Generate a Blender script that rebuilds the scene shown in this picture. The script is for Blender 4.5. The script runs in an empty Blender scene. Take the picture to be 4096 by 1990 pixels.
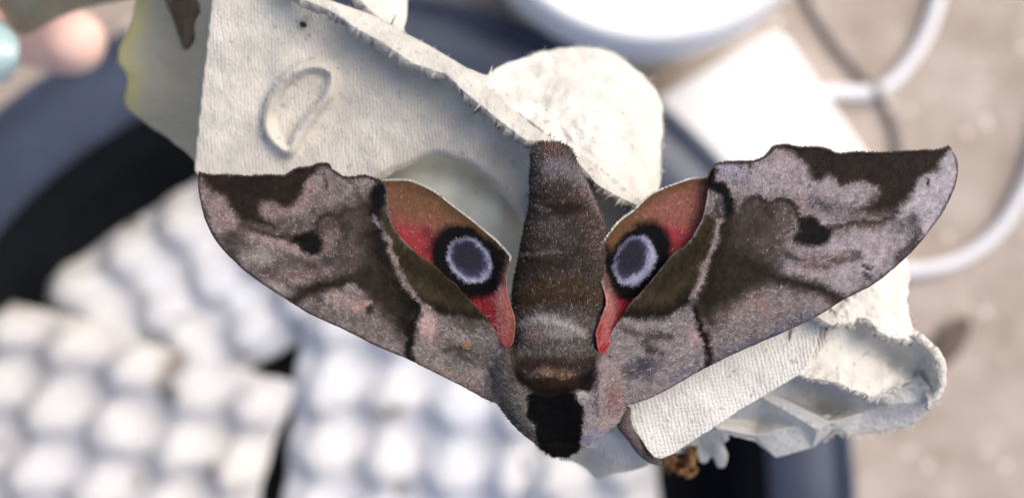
import bpy, math, random
import numpy as np
from mathutils import Vector

# ---------------------------------------------------------------- camera, light, exposure
scene = bpy.context.scene
F = 3200.0            # focal length in pixels of the 4096 px wide photograph
CZ = 0.56             # camera height above the concrete, metres
cam_data = bpy.data.cameras.new('camera')
cam = bpy.data.objects.new('camera', cam_data)
scene.collection.objects.link(cam)
scene.camera = cam
cam.location = (0, 0, CZ)
cam.rotation_euler = (0, 0, 0)
cam_data.sensor_width = 36.0
cam_data.lens = 36.0 * F / 4096.0
cam_data.clip_start = 0.002
cam_data.clip_end = 60.0
cam_data.dof.use_dof = True
cam_data.dof.focus_distance = 0.0865
cam_data.dof.aperture_fstop = 11.8

SUN_DIR = Vector((0.62, 0.44, 0.80)).normalized()
world = bpy.data.worlds.new('World')
scene.world = world
world.use_nodes = True
wn = world.node_tree
wn.nodes.clear()
wo = wn.nodes.new('ShaderNodeOutputWorld')
wb = wn.nodes.new('ShaderNodeBackground')
sky = wn.nodes.new('ShaderNodeTexSky')
sky.sky_type = 'NISHITA'
sky.sun_disc = False
sky.sun_elevation = math.asin(SUN_DIR.z)
sky.sun_rotation = math.atan2(SUN_DIR.x, SUN_DIR.y)
sky.air_density = 0.75
sky.dust_density = 5.0
sky.ozone_density = 0.8
wb.inputs['Strength'].default_value = 0.12
wn.links.new(sky.outputs[0], wb.inputs['Color'])
wn.links.new(wb.outputs[0], wo.inputs['Surface'])
sun_data = bpy.data.lights.new('sun', 'SUN')
sun_data.energy = 0.9
sun_data.angle = math.radians(60)
sun_data.color = (1.0, 0.96, 0.91)
sun = bpy.data.objects.new('sun', sun_data)
sun.rotation_euler = SUN_DIR.to_track_quat('Z', 'Y').to_euler()
sun.location = (1, 0.6, 1.5)
scene.collection.objects.link(sun)
vs = scene.view_settings
vs.view_transform = 'Standard'
vs.look = 'None'
vs.gamma = 1.0
vs.use_curve_mapping = False
vs.exposure = 0.78

rng = np.random.default_rng(7)
random.seed(7)
C = scene.collection

# ---------------------------------------------------------------- helpers
def P(px, py, d):
    """a photograph pixel at a distance d (mm) below the lens -> world point(s)"""
    px = np.asarray(px, float); py = np.asarray(py, float); d = np.asarray(d, float) / 1000.0
    return np.stack(np.broadcast_arrays((px - 2048) * d / F, (995 - py) * d / F, CZ - d), -1)

def V(px, py, d):
    return Vector(P(px, py, d))

def conv(ox, oy, s):
    def f(*pts):
        return [(ox + x / s, oy + y / s) for x, y in pts]
    return f
zA = conv(700, 500, 1.565); zB = conv(2300, 500, 1.138); zC = conv(1600, 500, 1.391)
zD = conv(1700, 1200, 1.5845); zE = conv(400, 0, 1.5153); zF = conv(1500, 0, 1.391)
zG = conv(2200, 1500, 2.555); zH = conv(2900, 1000, 1.2644); zJ = conv(1000, 1200, 1.5846)
zK = conv(780, 620, 1.78875); zL = conv(3050, 540, 1.78875)
zM = conv(1400, 500, 1.391); zN = conv(2300, 600, 1.391); zO = conv(0, 0, 0.62891)
zS = conv(2450, 1650, 2.576)

def hash2(ix, iy, seed):
    h = (ix.astype(np.int64) * 374761393 + iy.astype(np.int64) * 668265263 + seed * 974711) & 0x7fffffff
    h = ((h ^ (h >> 13)) * 1274126177) & 0x7fffffff
    h = (h ^ (h >> 16)) & 0xffff
    return h / 65535.0

def noise(x, y, scale, seed=0):
    x = np.asarray(x, float) / scale; y = np.asarray(y, float) / scale
    ix = np.floor(x); iy = np.floor(y)
    fx = x - ix; fy = y - iy
    fx = fx * fx * (3 - 2 * fx); fy = fy * fy * (3 - 2 * fy)
    a = hash2(ix, iy, seed); b = hash2(ix + 1, iy, seed)
    c = hash2(ix, iy + 1, seed); d = hash2(ix + 1, iy + 1, seed)
    return (a * (1 - fx) + b * fx) * (1 - fy) + (c * (1 - fx) + d * fx) * fy - 0.5

def fbm(x, y, scale, seed=0, octs=3):
    r = 0; amp = 1.0
    for k in range(octs):
        r = r + amp * noise(x, y, scale / 2 ** k, seed + 17 * k)
        amp *= 0.55
    return r

def smooth(pts, n=6, closed=True):
    """Catmull-Rom through the points"""
    p = np.array(pts, float); N = len(p); out = []
    rangeN = N if closed else N - 1
    for i in range(rangeN):
        g = (lambda k: p[k % N]) if closed else (lambda k: p[min(max(k, 0), N - 1)])
        a, b, c, d = g(i - 1), g(i), g(i + 1), g(i + 2)
        for t in np.arange(n) / n:
            out.append(0.5 * ((2 * b) + (c - a) * t + (2 * a - 5 * b + 4 * c - d) * t * t + (3 * b - a - 3 * c + d) * t ** 3))
    if not closed: out.append(p[-1])
    return np.array(out)

def rough(poly, amp, scale, seed):
    """uneven, torn outline"""
    p = np.array(poly)
    s = np.arange(len(p)) * 1.0
    q = p.copy()
    q[:, 0] += amp * fbm(p[:, 0] * 1.3 + s, p[:, 1], scale, seed)
    q[:, 1] += amp * fbm(p[:, 0], p[:, 1] * 1.3 + s, scale, seed + 5)
    return q

def inside(x, y, poly):
    x = np.asarray(x, float); y = np.asarray(y, float)
    r = np.zeros(x.shape, bool)
    p = np.asarray(poly); q = np.roll(p, -1, 0)
    for (x0, y0), (x1, y1) in zip(p, q):
        if y0 == y1: continue
        c = ((y0 > y) != (y1 > y)) & (x < (x1 - x0) * (y - y0) / (y1 - y0) + x0)
        r ^= c
    return r

def seg_dist(x, y, pts, closed=False, nearest=False):
    p = np.asarray(pts, float)
    q = np.roll(p, -1, 0) if closed else p[1:]
    p0 = p if closed else p[:-1]
    best = np.full(np.shape(x), 1e18); bx = np.array(x, float); by = np.array(y, float)
    for (x0, y0), (x1, y1) in zip(p0, q):
        dx, dy = x1 - x0, y1 - y0
        l = dx * dx + dy * dy + 1e-12
        t = np.clip(((x - x0) * dx + (y - y0) * dy) / l, 0, 1)
        cx = x0 + t * dx; cy = y0 + t * dy
        d = (x - cx) ** 2 + (y - cy) ** 2
        m = d < best
        best = np.where(m, d, best)
        if nearest:
            bx = np.where(m, cx, bx); by = np.where(m, cy, by)
    return (np.sqrt(best), bx, by) if nearest else np.sqrt(best)

def sstep(a, b, x):
    t = np.clip((x - a) / (b - a), 0, 1)
    return t * t * (3 - 2 * t)

def rbf(ctrl):
    """smooth thin-plate depth field through (px, py, depth) points"""
    c = np.array(ctrl, float); xy = c[:, :2] / 1000.0; n = len(c)
    def phi(r2): return np.where(r2 > 1e-12, r2 * np.log(r2 + 1e-12), 0.0)
    r2 = ((xy[:, None] - xy[None]) ** 2).sum(-1)
    A = np.zeros((n + 3, n + 3))
    A[:n, :n] = phi(r2) + np.eye(n) * 2e-4
    A[:n, n] = 1; A[:n, n + 1:] = xy; A[n, :n] = 1; A[n + 1:, :n] = xy.T
    w = np.linalg.solve(A, np.concatenate([c[:, 2], np.zeros(3)]))
    def f(x, y):
        x = np.asarray(x, float) / 1000.0; y = np.asarray(y, float) / 1000.0
        r = w[n] + w[n + 1] * x + w[n + 2] * y
        for i in range(n):
            r = r + w[i] * phi((x - xy[i, 0]) ** 2 + (y - xy[i, 1]) ** 2)
        return r
    return f

def mesh_obj(name, verts, faces, mat, parent=None, smooth_shade=True, colors=None, uv=None):
    me = bpy.data.meshes.new(name)
    verts = np.asarray(verts, float)
    faces = [tuple(int(i) for i in f) for f in faces] if not isinstance(faces, np.ndarray) else faces.tolist()
    me.from_pydata(verts.tolist(), [], faces)
    if colors is not None:
        at = me.attributes.new('Col', 'FLOAT_COLOR', 'POINT')
        cc = np.ones((len(verts), 4), np.float32); cc[:, :3] = colors
        at.data.foreach_set('color', cc.ravel())
    if uv is not None:
        lay = me.uv_layers.new(name='UVMap')
        li = np.empty(len(me.loops), np.int32); me.loops.foreach_get('vertex_index', li)
        lay.data.foreach_set('uv', np.asarray(uv, np.float32)[li].ravel())
    if smooth_shade:
        me.polygons.foreach_set('use_smooth', np.ones(len(me.polygons), bool))
    me.materials.append(mat)
    o = bpy.data.objects.new(name, me)
    C.objects.link(o)
    if parent is not None: o.parent = parent
    return o

def thing(name, label, cat, loc=(0, 0, 0), group=None):
    o = bpy.data.objects.new(name, None)
    o.empty_display_size = 0.01
    C.objects.link(o)
    o['label'] = label; o['category'] = cat
    if group: o['group'] = group
    return o

def tag(o, label, cat, group=None):
    o['label'] = label; o['category'] = cat
    if group: o['group'] = group
    return o

def solidify(o, thick, offset=-1.0):
    m = o.modifiers.new('thickness', 'SOLIDIFY')
    m.thickness = thick; m.offset = offset
    return o

def clip_grid(outline, step, holes=()):
    """a grid cut cleanly along an outline and holes -> x, y, quads"""
    out = np.asarray(outline)
    x0, y0 = out.min(0) - 2 * step; x1, y1 = out.max(0) + 2 * step
    xs = np.arange(x0, x1 + step, step); ys = np.arange(y0, y1 + step, step)
    X, Y = np.meshgrid(xs, ys)
    ins = inside(X, Y, out)
    for h in holes: ins &= ~inside(X, Y, h)
    cell = ins[:-1, :-1].astype(int) + ins[1:, :-1] + ins[:-1, 1:] + ins[1:, 1:]
    use = cell >= 1
    need = np.zeros_like(ins)
    need[:-1, :-1] |= use; need[1:, :-1] |= use; need[:-1, 1:] |= use; need[1:, 1:] |= use
    mv = need & ~ins
    if mv.any():
        mx, my = X[mv], Y[mv]
        d, bx, by = seg_dist(mx, my, out, True, True)
        for h in holes:
            d2, hx, hy = seg_dist(mx, my, h, True, True)
            m = d2 < d
            d = np.where(m, d2, d); bx = np.where(m, hx, bx); by = np.where(m, hy, by)
        X[mv] = bx; Y[mv] = by
    idx = -np.ones(X.shape, int)
    idx[need] = np.arange(need.sum())
    jj, ii = np.nonzero(use)
    quads = np.stack([idx[jj, ii], idx[jj + 1, ii], idx[jj + 1, ii + 1], idx[jj, ii + 1]], 1)
    return X[need], Y[need], quads

def lift(x, y):
    """the right half of the carton is held a little nearer"""
    return 2.5 * sstep(450, 1050, (np.asarray(x, float) - 2000) * 0.5 + np.asarray(y, float) - 800)

def sheet(name, outline, depth, step, mat, parent, thick=1.2, lump=0.35, lump_scale=120, seed=0, holes=(), extra=None, colors=None, grain=34):
    x, y, q = clip_grid(outline, step, holes)
    d = depth(x, y) + lump * fbm(x, y, lump_scale, seed)
    if extra is not None: d = d + extra(x, y)
    d = d - lift(x, y)
    v = P(x, y, d)
    # ridge direction of the carton gives the weave its direction
    a = math.radians(grain); mm = 95.0 / F
    uv = np.stack([(x * math.cos(a) + y * math.sin(a)) * mm, (-x * math.sin(a) + y * math.cos(a)) * mm], 1)
    o = mesh_obj(name, v, q, mat, parent, colors=colors(x, y) if colors else None, uv=uv)
    solidify(o, thick / 1000.0)
    return o

def lin(c):
    c = np.asarray(c, float) / 255.0
    return np.where(c <= 0.04045, c / 12.92, ((c + 0.055) / 1.055) ** 2.4)

def tube(name, path, r, mat, parent=None, seg=12, caps=True):
    """round tube along world points; r number or list"""
    p = np.array(path, float); n = len(p)
    rr = np.full(n, r) if np.isscalar(r) else np.asarray(r, float)
    vv = []; ff = []
    up = np.array([0.13, 0.21, 0.97])
    for i in range(n):
        t = p[min(i + 1, n - 1)] - p[max(i - 1, 0)]
        t = t / np.linalg.norm(t)
        a = np.cross(t, up); a /= np.linalg.norm(a) + 1e-12
        b = np.cross(a, t)
        for k in range(seg):
            an = 2 * math.pi * k / seg
            vv.append(p[i] + rr[i] * (a * math.cos(an) + b * math.sin(an)))
    for i in range(n - 1):
        for k in range(seg):
            k2 = (k + 1) % seg
            ff.append((i * seg + k, i * seg + k2, (i + 1) * seg + k2, (i + 1) * seg + k))
    if caps:
        ff.append(tuple(range(seg))[::-1]); ff.append(tuple((n - 1) * seg + k for k in range(seg)))
    return mesh_obj(name, vv, ff, mat, parent)

def lathe(name, prof, center, mat, parent=None, seg=96, closed=False):
    """profile of (radius, z) in metres round a vertical axis"""
    vv = []; ff = []
    for r, z in prof:
        for k in range(seg):
            an = 2 * math.pi * k / seg
            vv.append((center[0] + r * math.cos(an), center[1] + r * math.sin(an), z))
    for i in range(len(prof) - 1):
        for k in range(seg):
            k2 = (k + 1) % seg
            ff.append((i * seg + k, i * seg + k2, (i + 1) * seg + k2, (i + 1) * seg + k))
    o = mesh_obj(name, vv, ff, mat, parent)
    return o

# ---------------------------------------------------------------- materials
def new_mat(name):
    m = bpy.data.materials.new(name); m.use_nodes = True
    nt = m.node_tree; nt.nodes.clear()
    out = nt.nodes.new('ShaderNodeOutputMaterial'); b = nt.nodes.new('ShaderNodeBsdfPrincipled')
    nt.links.new(b.outputs[0], out.inputs[0])
    return m, nt, b

def plain(name, col, rough_=0.6, spec=0.4, var=0.12, scale=120.0, bump=0.0, bump_scale=900.0, coat=0.0):
    m, nt, b = new_mat(name)
    tc = nt.nodes.new('ShaderNodeTexCoord')
    n = nt.nodes.new('ShaderNodeTexNoise'); n.inputs['Scale'].default_value = scale; n.inputs['Detail'].default_value = 5
    nt.links.new(tc.outputs['Object'], n.inputs['Vector'])
    r = nt.nodes.new('ShaderNodeValToRGB')
    r.color_ramp.elements[0].position = 0.3; r.color_ramp.elements[1].position = 0.7
    r.color_ramp.elements[0].color = (*[c * (1 - var) for c in col], 1)
    r.color_ramp.elements[1].color = (*[min(1, c * (1 + var)) for c in col], 1)
    nt.links.new(n.outputs['Fac'], r.inputs['Fac'])
    nt.links.new(r.outputs[0], b.inputs['Base Color'])
    b.inputs['Roughness'].default_value = rough_
    b.inputs['Specular IOR Level'].default_value = spec
    b.inputs['Coat Weight'].default_value = coat
    if bump:
        n2 = nt.nodes.new('ShaderNodeTexNoise'); n2.inputs['Scale'].default_value = bump_scale; n2.inputs['Detail'].default_value = 6
        nt.links.new(tc.outputs['Object'], n2.inputs['Vector'])
        bp = nt.nodes.new('ShaderNodeBump'); bp.inputs['Strength'].default_value = bump; bp.inputs['Distance'].default_value = 0.001
        nt.links.new(n2.outputs['Fac'], bp.inputs['Height']); nt.links.new(bp.outputs[0], b.inputs['Normal'])
    return m

def pulp(name, col, weave=0.0, pitch=0.48, bump=0.5, speck=True, translucent=0.0, ribbed=False):
    """moulded paper pulp: fibres, specks and, on the screen side, the print of the wire mesh"""
    m, nt, b = new_mat(name)
    L = nt.links.new; N = nt.nodes.new
    tc = N('ShaderNodeTexCoord')
    n1 = N('ShaderNodeTexNoise'); n1.inputs['Scale'].default_value = 260; n1.inputs['Detail'].default_value = 6
    L(tc.outputs['Object'], n1.inputs['Vector'])
    r1 = N('ShaderNodeValToRGB')
    r1.color_ramp.elements[0].position = 0.32; r1.color_ramp.elements[1].position = 0.68
    r1.color_ramp.elements[0].color = (*[c * 0.86 for c in col], 1)
    r1.color_ramp.elements[1].color = (*[min(1, c * 1.10) for c in col], 1)
    L(n1.outputs['Fac'], r1.inputs['Fac'])
    colout = r1.outputs[0]
    if speck:
        n3 = N('ShaderNodeTexNoise'); n3.inputs['Scale'].default_value = 900; n3.inputs['Detail'].default_value = 2
        L(tc.outputs['Object'], n3.inputs['Vector'])
        r3 = N('ShaderNodeValToRGB')
        r3.color_ramp.elements[0].position = 0.27; r3.color_ramp.elements[1].position = 0.34
        r3.color_ramp.elements[0].color = (0.70, 0.68, 0.68, 1); r3.color_ramp.elements[1].color = (1, 1, 1, 1)
        L(n3.outputs['Fac'], r3.inputs['Fac'])
        mx = N('ShaderNodeMixRGB'); mx.blend_type = 'MULTIPLY'; mx.inputs[0].default_value = 1
        L(colout, mx.inputs[1]); L(r3.outputs[0], mx.inputs[2]); colout = mx.outputs[0]
    L(colout, b.inputs['Base Color'])
    b.inputs['Roughness'].default_value = 0.95
    b.inputs['Specular IOR Level'].default_value = 0.15
    # relief
    n2 = N('ShaderNodeTexNoise'); n2.inputs['Scale'].default_value = 1500; n2.inputs['Detail'].default_value = 6; n2.inputs['Roughness'].default_value = 0.65
    L(tc.outputs['Object'], n2.inputs['Vector'])
    bp = N('ShaderNodeBump'); bp.inputs['Strength'].default_value = bump; bp.inputs['Distance'].default_value = 0.0006
    L(n2.outputs['Fac'], bp.inputs['Height'])
    nrm = bp.outputs[0]
    if weave:
        uvn = N('ShaderNodeUVMap'); uvn.uv_map = 'UVMap'
        wv = N('ShaderNodeTexNoise'); wv.inputs['Scale'].default_value = 0.35; wv.inputs['Detail'].default_value = 2
        L(uvn.outputs[0], wv.inputs['Vector'])
        ad = N('ShaderNodeVectorMath'); ad.operation = 'MULTIPLY_ADD'
        L(wv.outputs['Color'], ad.inputs[0]); ad.inputs[1].default_value = (0.8, 0.8, 0); L(uvn.outputs[0], ad.inputs[2])
        wv2 = N('ShaderNodeTexNoise'); wv2.inputs['Scale'].default_value = 2.3; wv2.inputs['Detail'].default_value = 2
        L(uvn.outputs[0], wv2.inputs['Vector'])
        ad2 = N('ShaderNodeVectorMath'); ad2.operation = 'MULTIPLY_ADD'
        L(wv2.outputs['Color'], ad2.inputs[0]); ad2.inputs[1].default_value = (0.55, 0.55, 0); L(ad.outputs[0], ad2.inputs[2]); ad = ad2
        sep = N('ShaderNodeSeparateXYZ'); L(ad.outputs[0], sep.inputs[0])
        def wave(sock, k, phase=0.0):
            a = N('ShaderNodeMath'); a.operation = 'MULTIPLY_ADD'; L(sock, a.inputs[0]); a.inputs[1].default_value = k; a.inputs[2].default_value = phase
            s = N('ShaderNodeMath'); s.operation = 'SINE'; L(a.outputs[0], s.inputs[0]); return s.outputs[0]
        k = 2 * math.pi / pitch
        if ribbed:
            add = N('ShaderNodeMath'); add.operation = 'MULTIPLY_ADD'
            L(wave(sep.outputs[1], k * 1.4), add.inputs[0]); add.inputs[1].default_value = 0.35; L(wave(sep.outputs[0], k), add.inputs[2])
            hout = add.outputs[0]
        else:
            mul = N('ShaderNodeMath'); mul.operation = 'MULTIPLY'
            L(wave(sep.outputs[0], k * 0.72), mul.inputs[0]); L(wave(sep.outputs[1], k * 0.72), mul.inputs[1]); hout = mul.outputs[0]
        b2 = N('ShaderNodeBump'); b2.inputs['Strength'].default_value = weave; b2.inputs['Distance'].default_value = 0.00030
        L(hout, b2.inputs['Height']); L(nrm, b2.inputs['Normal']); nrm = b2.outputs[0]
    L(nrm, b.inputs['Normal'])
    if translucent:
        out = [n for n in nt.nodes if n.type == 'OUTPUT_MATERIAL'][0]
        tr = N('ShaderNodeBsdfTranslucent'); tr.inputs['Color'].default_value = (0.62, 0.62, 0.30, 1)
        ms = N('ShaderNodeMixShader'); ms.inputs[0].default_value = translucent
        L(b.outputs[0], ms.inputs[1]); L(tr.outputs[0], ms.inputs[2]); L(ms.outputs[0], out.inputs[0])
    return m

def moth_mat(name, rough_=0.85, bump=0.5, bscale=2600.0, sheen=0.0, speckle=0.25):
    m, nt, b = new_mat(name)
    L = nt.links.new; N = nt.nodes.new
    at = N('ShaderNodeAttribute'); at.attribute_name = 'Col'
    tc = N('ShaderNodeTexCoord')
    n = N('ShaderNodeTexNoise'); n.inputs['Scale'].default_value = bscale; n.inputs['Detail'].default_value = 3; n.inputs['Roughness'].default_value = 0.7
    L(tc.outputs['Object'], n.inputs['Vector'])
    mr = N('ShaderNodeMapRange'); mr.inputs['From Min'].default_value = 0.3; mr.inputs['From Max'].default_value = 0.7
    mr.inputs['To Min'].default_value = 1 - speckle; mr.inputs['To Max'].default_value = 1 + speckle
    L(n.outputs['Fac'], mr.inputs[0])
    mx = N('ShaderNodeVectorMath'); mx.operation = 'SCALE'
    L(at.outputs['Color'], mx.inputs[0]); L(mr.outputs[0], mx.inputs['Scale'])
    L(mx.outputs[0], b.inputs['Base Color'])
    b.inputs['Roughness'].default_value = rough_
    b.inputs['Specular IOR Level'].default_value = 0.12
    b.inputs['Sheen Weight'].default_value = sheen
    bp = N('ShaderNodeBump'); bp.inputs['Strength'].default_value = bump; bp.inputs['Distance'].default_value = 0.0002
    L(n.outputs['Fac'], bp.inputs['Height']); L(bp.outputs[0], b.inputs['Normal'])
    return m

M_pulp_rib = pulp('pulp_ribbed', (0.63, 0.60, 0.53), weave=0.42, pitch=0.40, ribbed=True, bump=0.3)
M_pulp_weave = pulp('pulp_woven', (0.66, 0.645, 0.60), weave=0.30, bump=0.4)
M_pulp = pulp('pulp_plain', (0.66, 0.645, 0.60), bump=0.7)
M_pulp_edge = pulp('pulp_torn', (0.64, 0.62, 0.56), bump=1.0)
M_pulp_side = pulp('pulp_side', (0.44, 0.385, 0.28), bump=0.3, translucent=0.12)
M_pulp_in = pulp('pulp_inside', (0.74, 0.77, 0.70), bump=0.2, translucent=0.2)
def vcol_pulp(m):
    nt = m.node_tree; b = [n for n in nt.nodes if n.type == 'BSDF_PRINCIPLED'][0]
    at = nt.nodes.new('ShaderNodeAttribute'); at.attribute_name = 'Col'
    nt.links.new(at.outputs['Color'], b.inputs['Base Color'])
    return m
M_pulp_edge_lit = vcol_pulp(pulp('pulp_edge_lit', (0.46, 0.435, 0.32), bump=0.3, translucent=0.12))
def dirty(m, lo, hi):
    """brownish stains and droppings left in the tray"""
    nt = m.node_tree; b = [n for n in nt.nodes if n.type == 'BSDF_PRINCIPLED'][0]
    src = b.inputs['Base Color'].links[0].from_socket
    tc = nt.nodes.new('ShaderNodeTexCoord')
    n = nt.nodes.new('ShaderNodeTexNoise'); n.inputs['Scale'].default_value = 26; n.inputs['Detail'].default_value = 3
    nt.links.new(tc.outputs['Object'], n.inputs['Vector'])
    r = nt.nodes.new('ShaderNodeValToRGB'); e = r.color_ramp.elements
    e[0].position = lo; e[0].color = (0.42, 0.38, 0.34, 1); e[1].position = hi; e[1].color = (1, 1, 1, 1)
    nt.links.new(n.outputs['Fac'], r.inputs['Fac'])
    n2 = nt.nodes.new('ShaderNodeTexNoise'); n2.inputs['Scale'].default_value = 9
    nt.links.new(tc.outputs['Object'], n2.inputs['Vector'])
    r2 = nt.nodes.new('ShaderNodeValToRGB'); e = r2.color_ramp.elements
    e[0].position = 0.35; e[0].color = (0.88, 0.90, 0.96, 1); e[1].position = 0.65; e[1].color = (1.0, 0.97, 0.93, 1)
    nt.links.new(n2.outputs['Fac'], r2.inputs['Fac'])
    for ramp in (r, r2):
        mx = nt.nodes.new('ShaderNodeMixRGB'); mx.blend_type = 'MULTIPLY'; mx.inputs[0].default_value = 1
        nt.links.new(src, mx.inputs[1]); nt.links.new(ramp.outputs[0], mx.inputs[2]); src = mx.outputs[0]
    nt.links.new(src, b.inputs['Base Color'])
    return m
M_tray = dirty(pulp('tray_pulp', (0.62, 0.635, 0.655), bump=0.3), 0.30, 0.38)
M_tray2 = dirty(pulp('tray_pulp_warm', (0.62, 0.615, 0.60), bump=0.3), 0.33, 0.41)
M_tub = plain('black_plastic_sky_tint', (0.050, 0.063, 0.096), 0.45, 0.5, 0.25, 30, 0.15, 200)  # black rim plastic with the blue sky reflection put into its colour
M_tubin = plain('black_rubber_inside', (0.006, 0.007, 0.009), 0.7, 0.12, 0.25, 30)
M_white = plain('white_plastic', (0.86, 0.86, 0.86), 0.35, 0.5, 0.02, 20)
M_cable = plain('white_cable', (0.76, 0.77, 0.80), 0.4, 0.5, 0.03, 40)
M_box = plain('white_box', (0.80, 0.80, 0.79), 0.5, 0.4, 0.02, 30)
M_cord = plain('grey_cord', (0.16, 0.15, 0.145), 0.7, 0.3, 0.1, 60)
M_leaf = plain('brown_leaf', (0.13, 0.095, 0.08), 0.8, 0.2, 0.3, 150)
M_scrap = plain('dry_scrap', (0.16, 0.085, 0.032), 0.75, 0.2, 0.6, 500, 0.5)
M_dark = plain('dark_grain', (0.03, 0.025, 0.02), 0.8, 0.2, 0.2, 500)
M_slot_shade = plain('slot_shade', (0.085, 0.06, 0.042), 0.85, 0.2, 0.4, 300)
M_leg = plain('moth_leg', (0.115, 0.090, 0.085), 0.85, 0.15, 0.3, 1800, 0.6, 4000)
M_nail = plain('mint_nail', (0.50, 0.68, 0.68), 0.2, 0.6, 0.03, 50, coat=0.5)
M_wing = moth_mat('wing_scales', 0.8, 0.6, 3000, 0.10, 0.22)
M_hind = moth_mat('hindwing_scales', 0.9, 0.4, 3000, 0.10, 0.18)
M_body = moth_mat('body_skin', 0.9, 0.5, 2200, 0.0, 0.3)
M_fur = moth_mat('moth_fur', 0.65, 0.0, 3000, 0.0, 0.12)
def skin_mat():
    m, nt, b = new_mat('skin')
    b.inputs['Base Color'].default_value = (0.80, 0.56, 0.48, 1)
    b.inputs['Roughness'].default_value = 0.5
    b.inputs['Subsurface Weight'].default_value = 0.3
    b.inputs['Subsurface Radius'].default_value = (0.004, 0.0015, 0.0008)
    b.inputs['Subsurface Scale'].default_value = 1.0
    return m
M_skin = skin_mat()

def concrete():
    m, nt, b = new_mat('concrete'); L = nt.links.new; N = nt.nodes.new
    tc = N('ShaderNodeTexCoord')
    n1 = N('ShaderNodeTexNoise'); n1.inputs['Scale'].default_value = 22; n1.inputs['Detail'].default_value = 8; n1.inputs['Roughness'].default_value = 0.65
    L(tc.outputs['Object'], n1.inputs['Vector'])
    r1 = N('ShaderNodeValToRGB'); e = r1.color_ramp.elements
    e[0].position = 0.30; e[0].color = (0.31, 0.25, 0.20, 1); e[1].position = 0.66; e[1].color = (0.49, 0.425, 0.375, 1)
    L(n1.outputs['Fac'], r1.inputs['Fac'])
    # exposed grit
    vo = N('ShaderNodeTexVoronoi'); vo.inputs['Scale'].default_value = 75
    L(tc.outputs['Object'], vo.inputs['Vector'])
    n2 = N('ShaderNodeTexNoise'); n2.inputs['Scale'].default_value = 12
    L(tc.outputs['Object'], n2.inputs['Vector'])
    lt = N('ShaderNodeMapRange'); lt.inputs['From Min'].default_value = 0.26; lt.inputs['From Max'].default_value = 0.18
    L(vo.outputs['Distance'], lt.inputs[0])
    sx = N('ShaderNodeSeparateColor'); L(vo.outputs['Color'], sx.inputs[0])
    gt = N('ShaderNodeMath'); gt.operation = 'GREATER_THAN'; gt.inputs[1].default_value = 0.80; L(sx.outputs[0], gt.inputs[0])
    mm = N('ShaderNodeMath'); mm.operation = 'MULTIPLY'; L(lt.outputs[0], mm.inputs[0]); L(gt.outputs[0], mm.inputs[1])
    gc = N('ShaderNodeValToRGB'); gc.color_ramp.elements[0].color = (0.62, 0.54, 0.42, 1); gc.color_ramp.elements[1].color = (0.75, 0.72, 0.68, 1)
    L(sx.outputs[1], gc.inputs['Fac'])
    mx = N('ShaderNodeMixRGB'); L(mm.outputs[0], mx.inputs[0]); L(r1.outputs[0], mx.inputs[1]); L(gc.outputs[0], mx.inputs[2])
    L(mx.outputs[0], b.inputs['Base Color'])
    b.inputs['Roughness'].default_value = 0.9
    n3 = N('ShaderNodeTexNoise'); n3.inputs['Scale'].default_value = 180; n3.inputs['Detail'].default_value = 8
    L(tc.outputs['Object'], n3.inputs['Vector'])
    bp = N('ShaderNodeBump'); bp.inputs['Strength'].default_value = 0.6; bp.inputs['Distance'].default_value = 0.003
    L(n3.outputs['Fac'], bp.inputs['Height']); L(bp.outputs[0], b.inputs['Normal'])
    return m

# ---------------------------------------------------------------- ground
g = 6.0
ground = mesh_obj('ground', [(-g, -g, 0), (g, -g, 0), (g, g, 0), (-g, g, 0)], [(0, 1, 2, 3)], concrete(), smooth_shade=False)
ground['kind'] = 'structure'

# ---------------------------------------------------------------- the black tub of the moth trap
RIM = 444.0
tc_ = P(1330, 2045, RIM)
tubx, tuby = tc_[0], tc_[1]
mmr = RIM / F / 1000.0
ro, ri = 2107 * mmr, 1769 * mmr
zr = CZ - RIM / 1000.0
FLOOR = 0.034
tub = thing('tub', 'large round black tub, its wide flat rim tinted for sky reflection, holding egg trays', 'tub')
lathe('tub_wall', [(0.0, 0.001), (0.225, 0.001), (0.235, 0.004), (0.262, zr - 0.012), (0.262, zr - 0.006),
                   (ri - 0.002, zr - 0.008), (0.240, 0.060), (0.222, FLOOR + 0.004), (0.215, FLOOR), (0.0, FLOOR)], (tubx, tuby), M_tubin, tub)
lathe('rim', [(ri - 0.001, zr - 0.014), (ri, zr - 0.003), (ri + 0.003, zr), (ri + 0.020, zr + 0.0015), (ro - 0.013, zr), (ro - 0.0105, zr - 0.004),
              (ro - 0.008, zr - 0.004), (ro - 0.006, zr + 0.0005), (ro - 0.002, zr), (ro, zr - 0.004), (ro, zr - 0.016), (ro - 0.003, zr - 0.016), (ro - 0.004, zr - 0.008), (ri + 0.004, zr - 0.013)], (tubx, tuby), M_tub, tub, seg=160)

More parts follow.
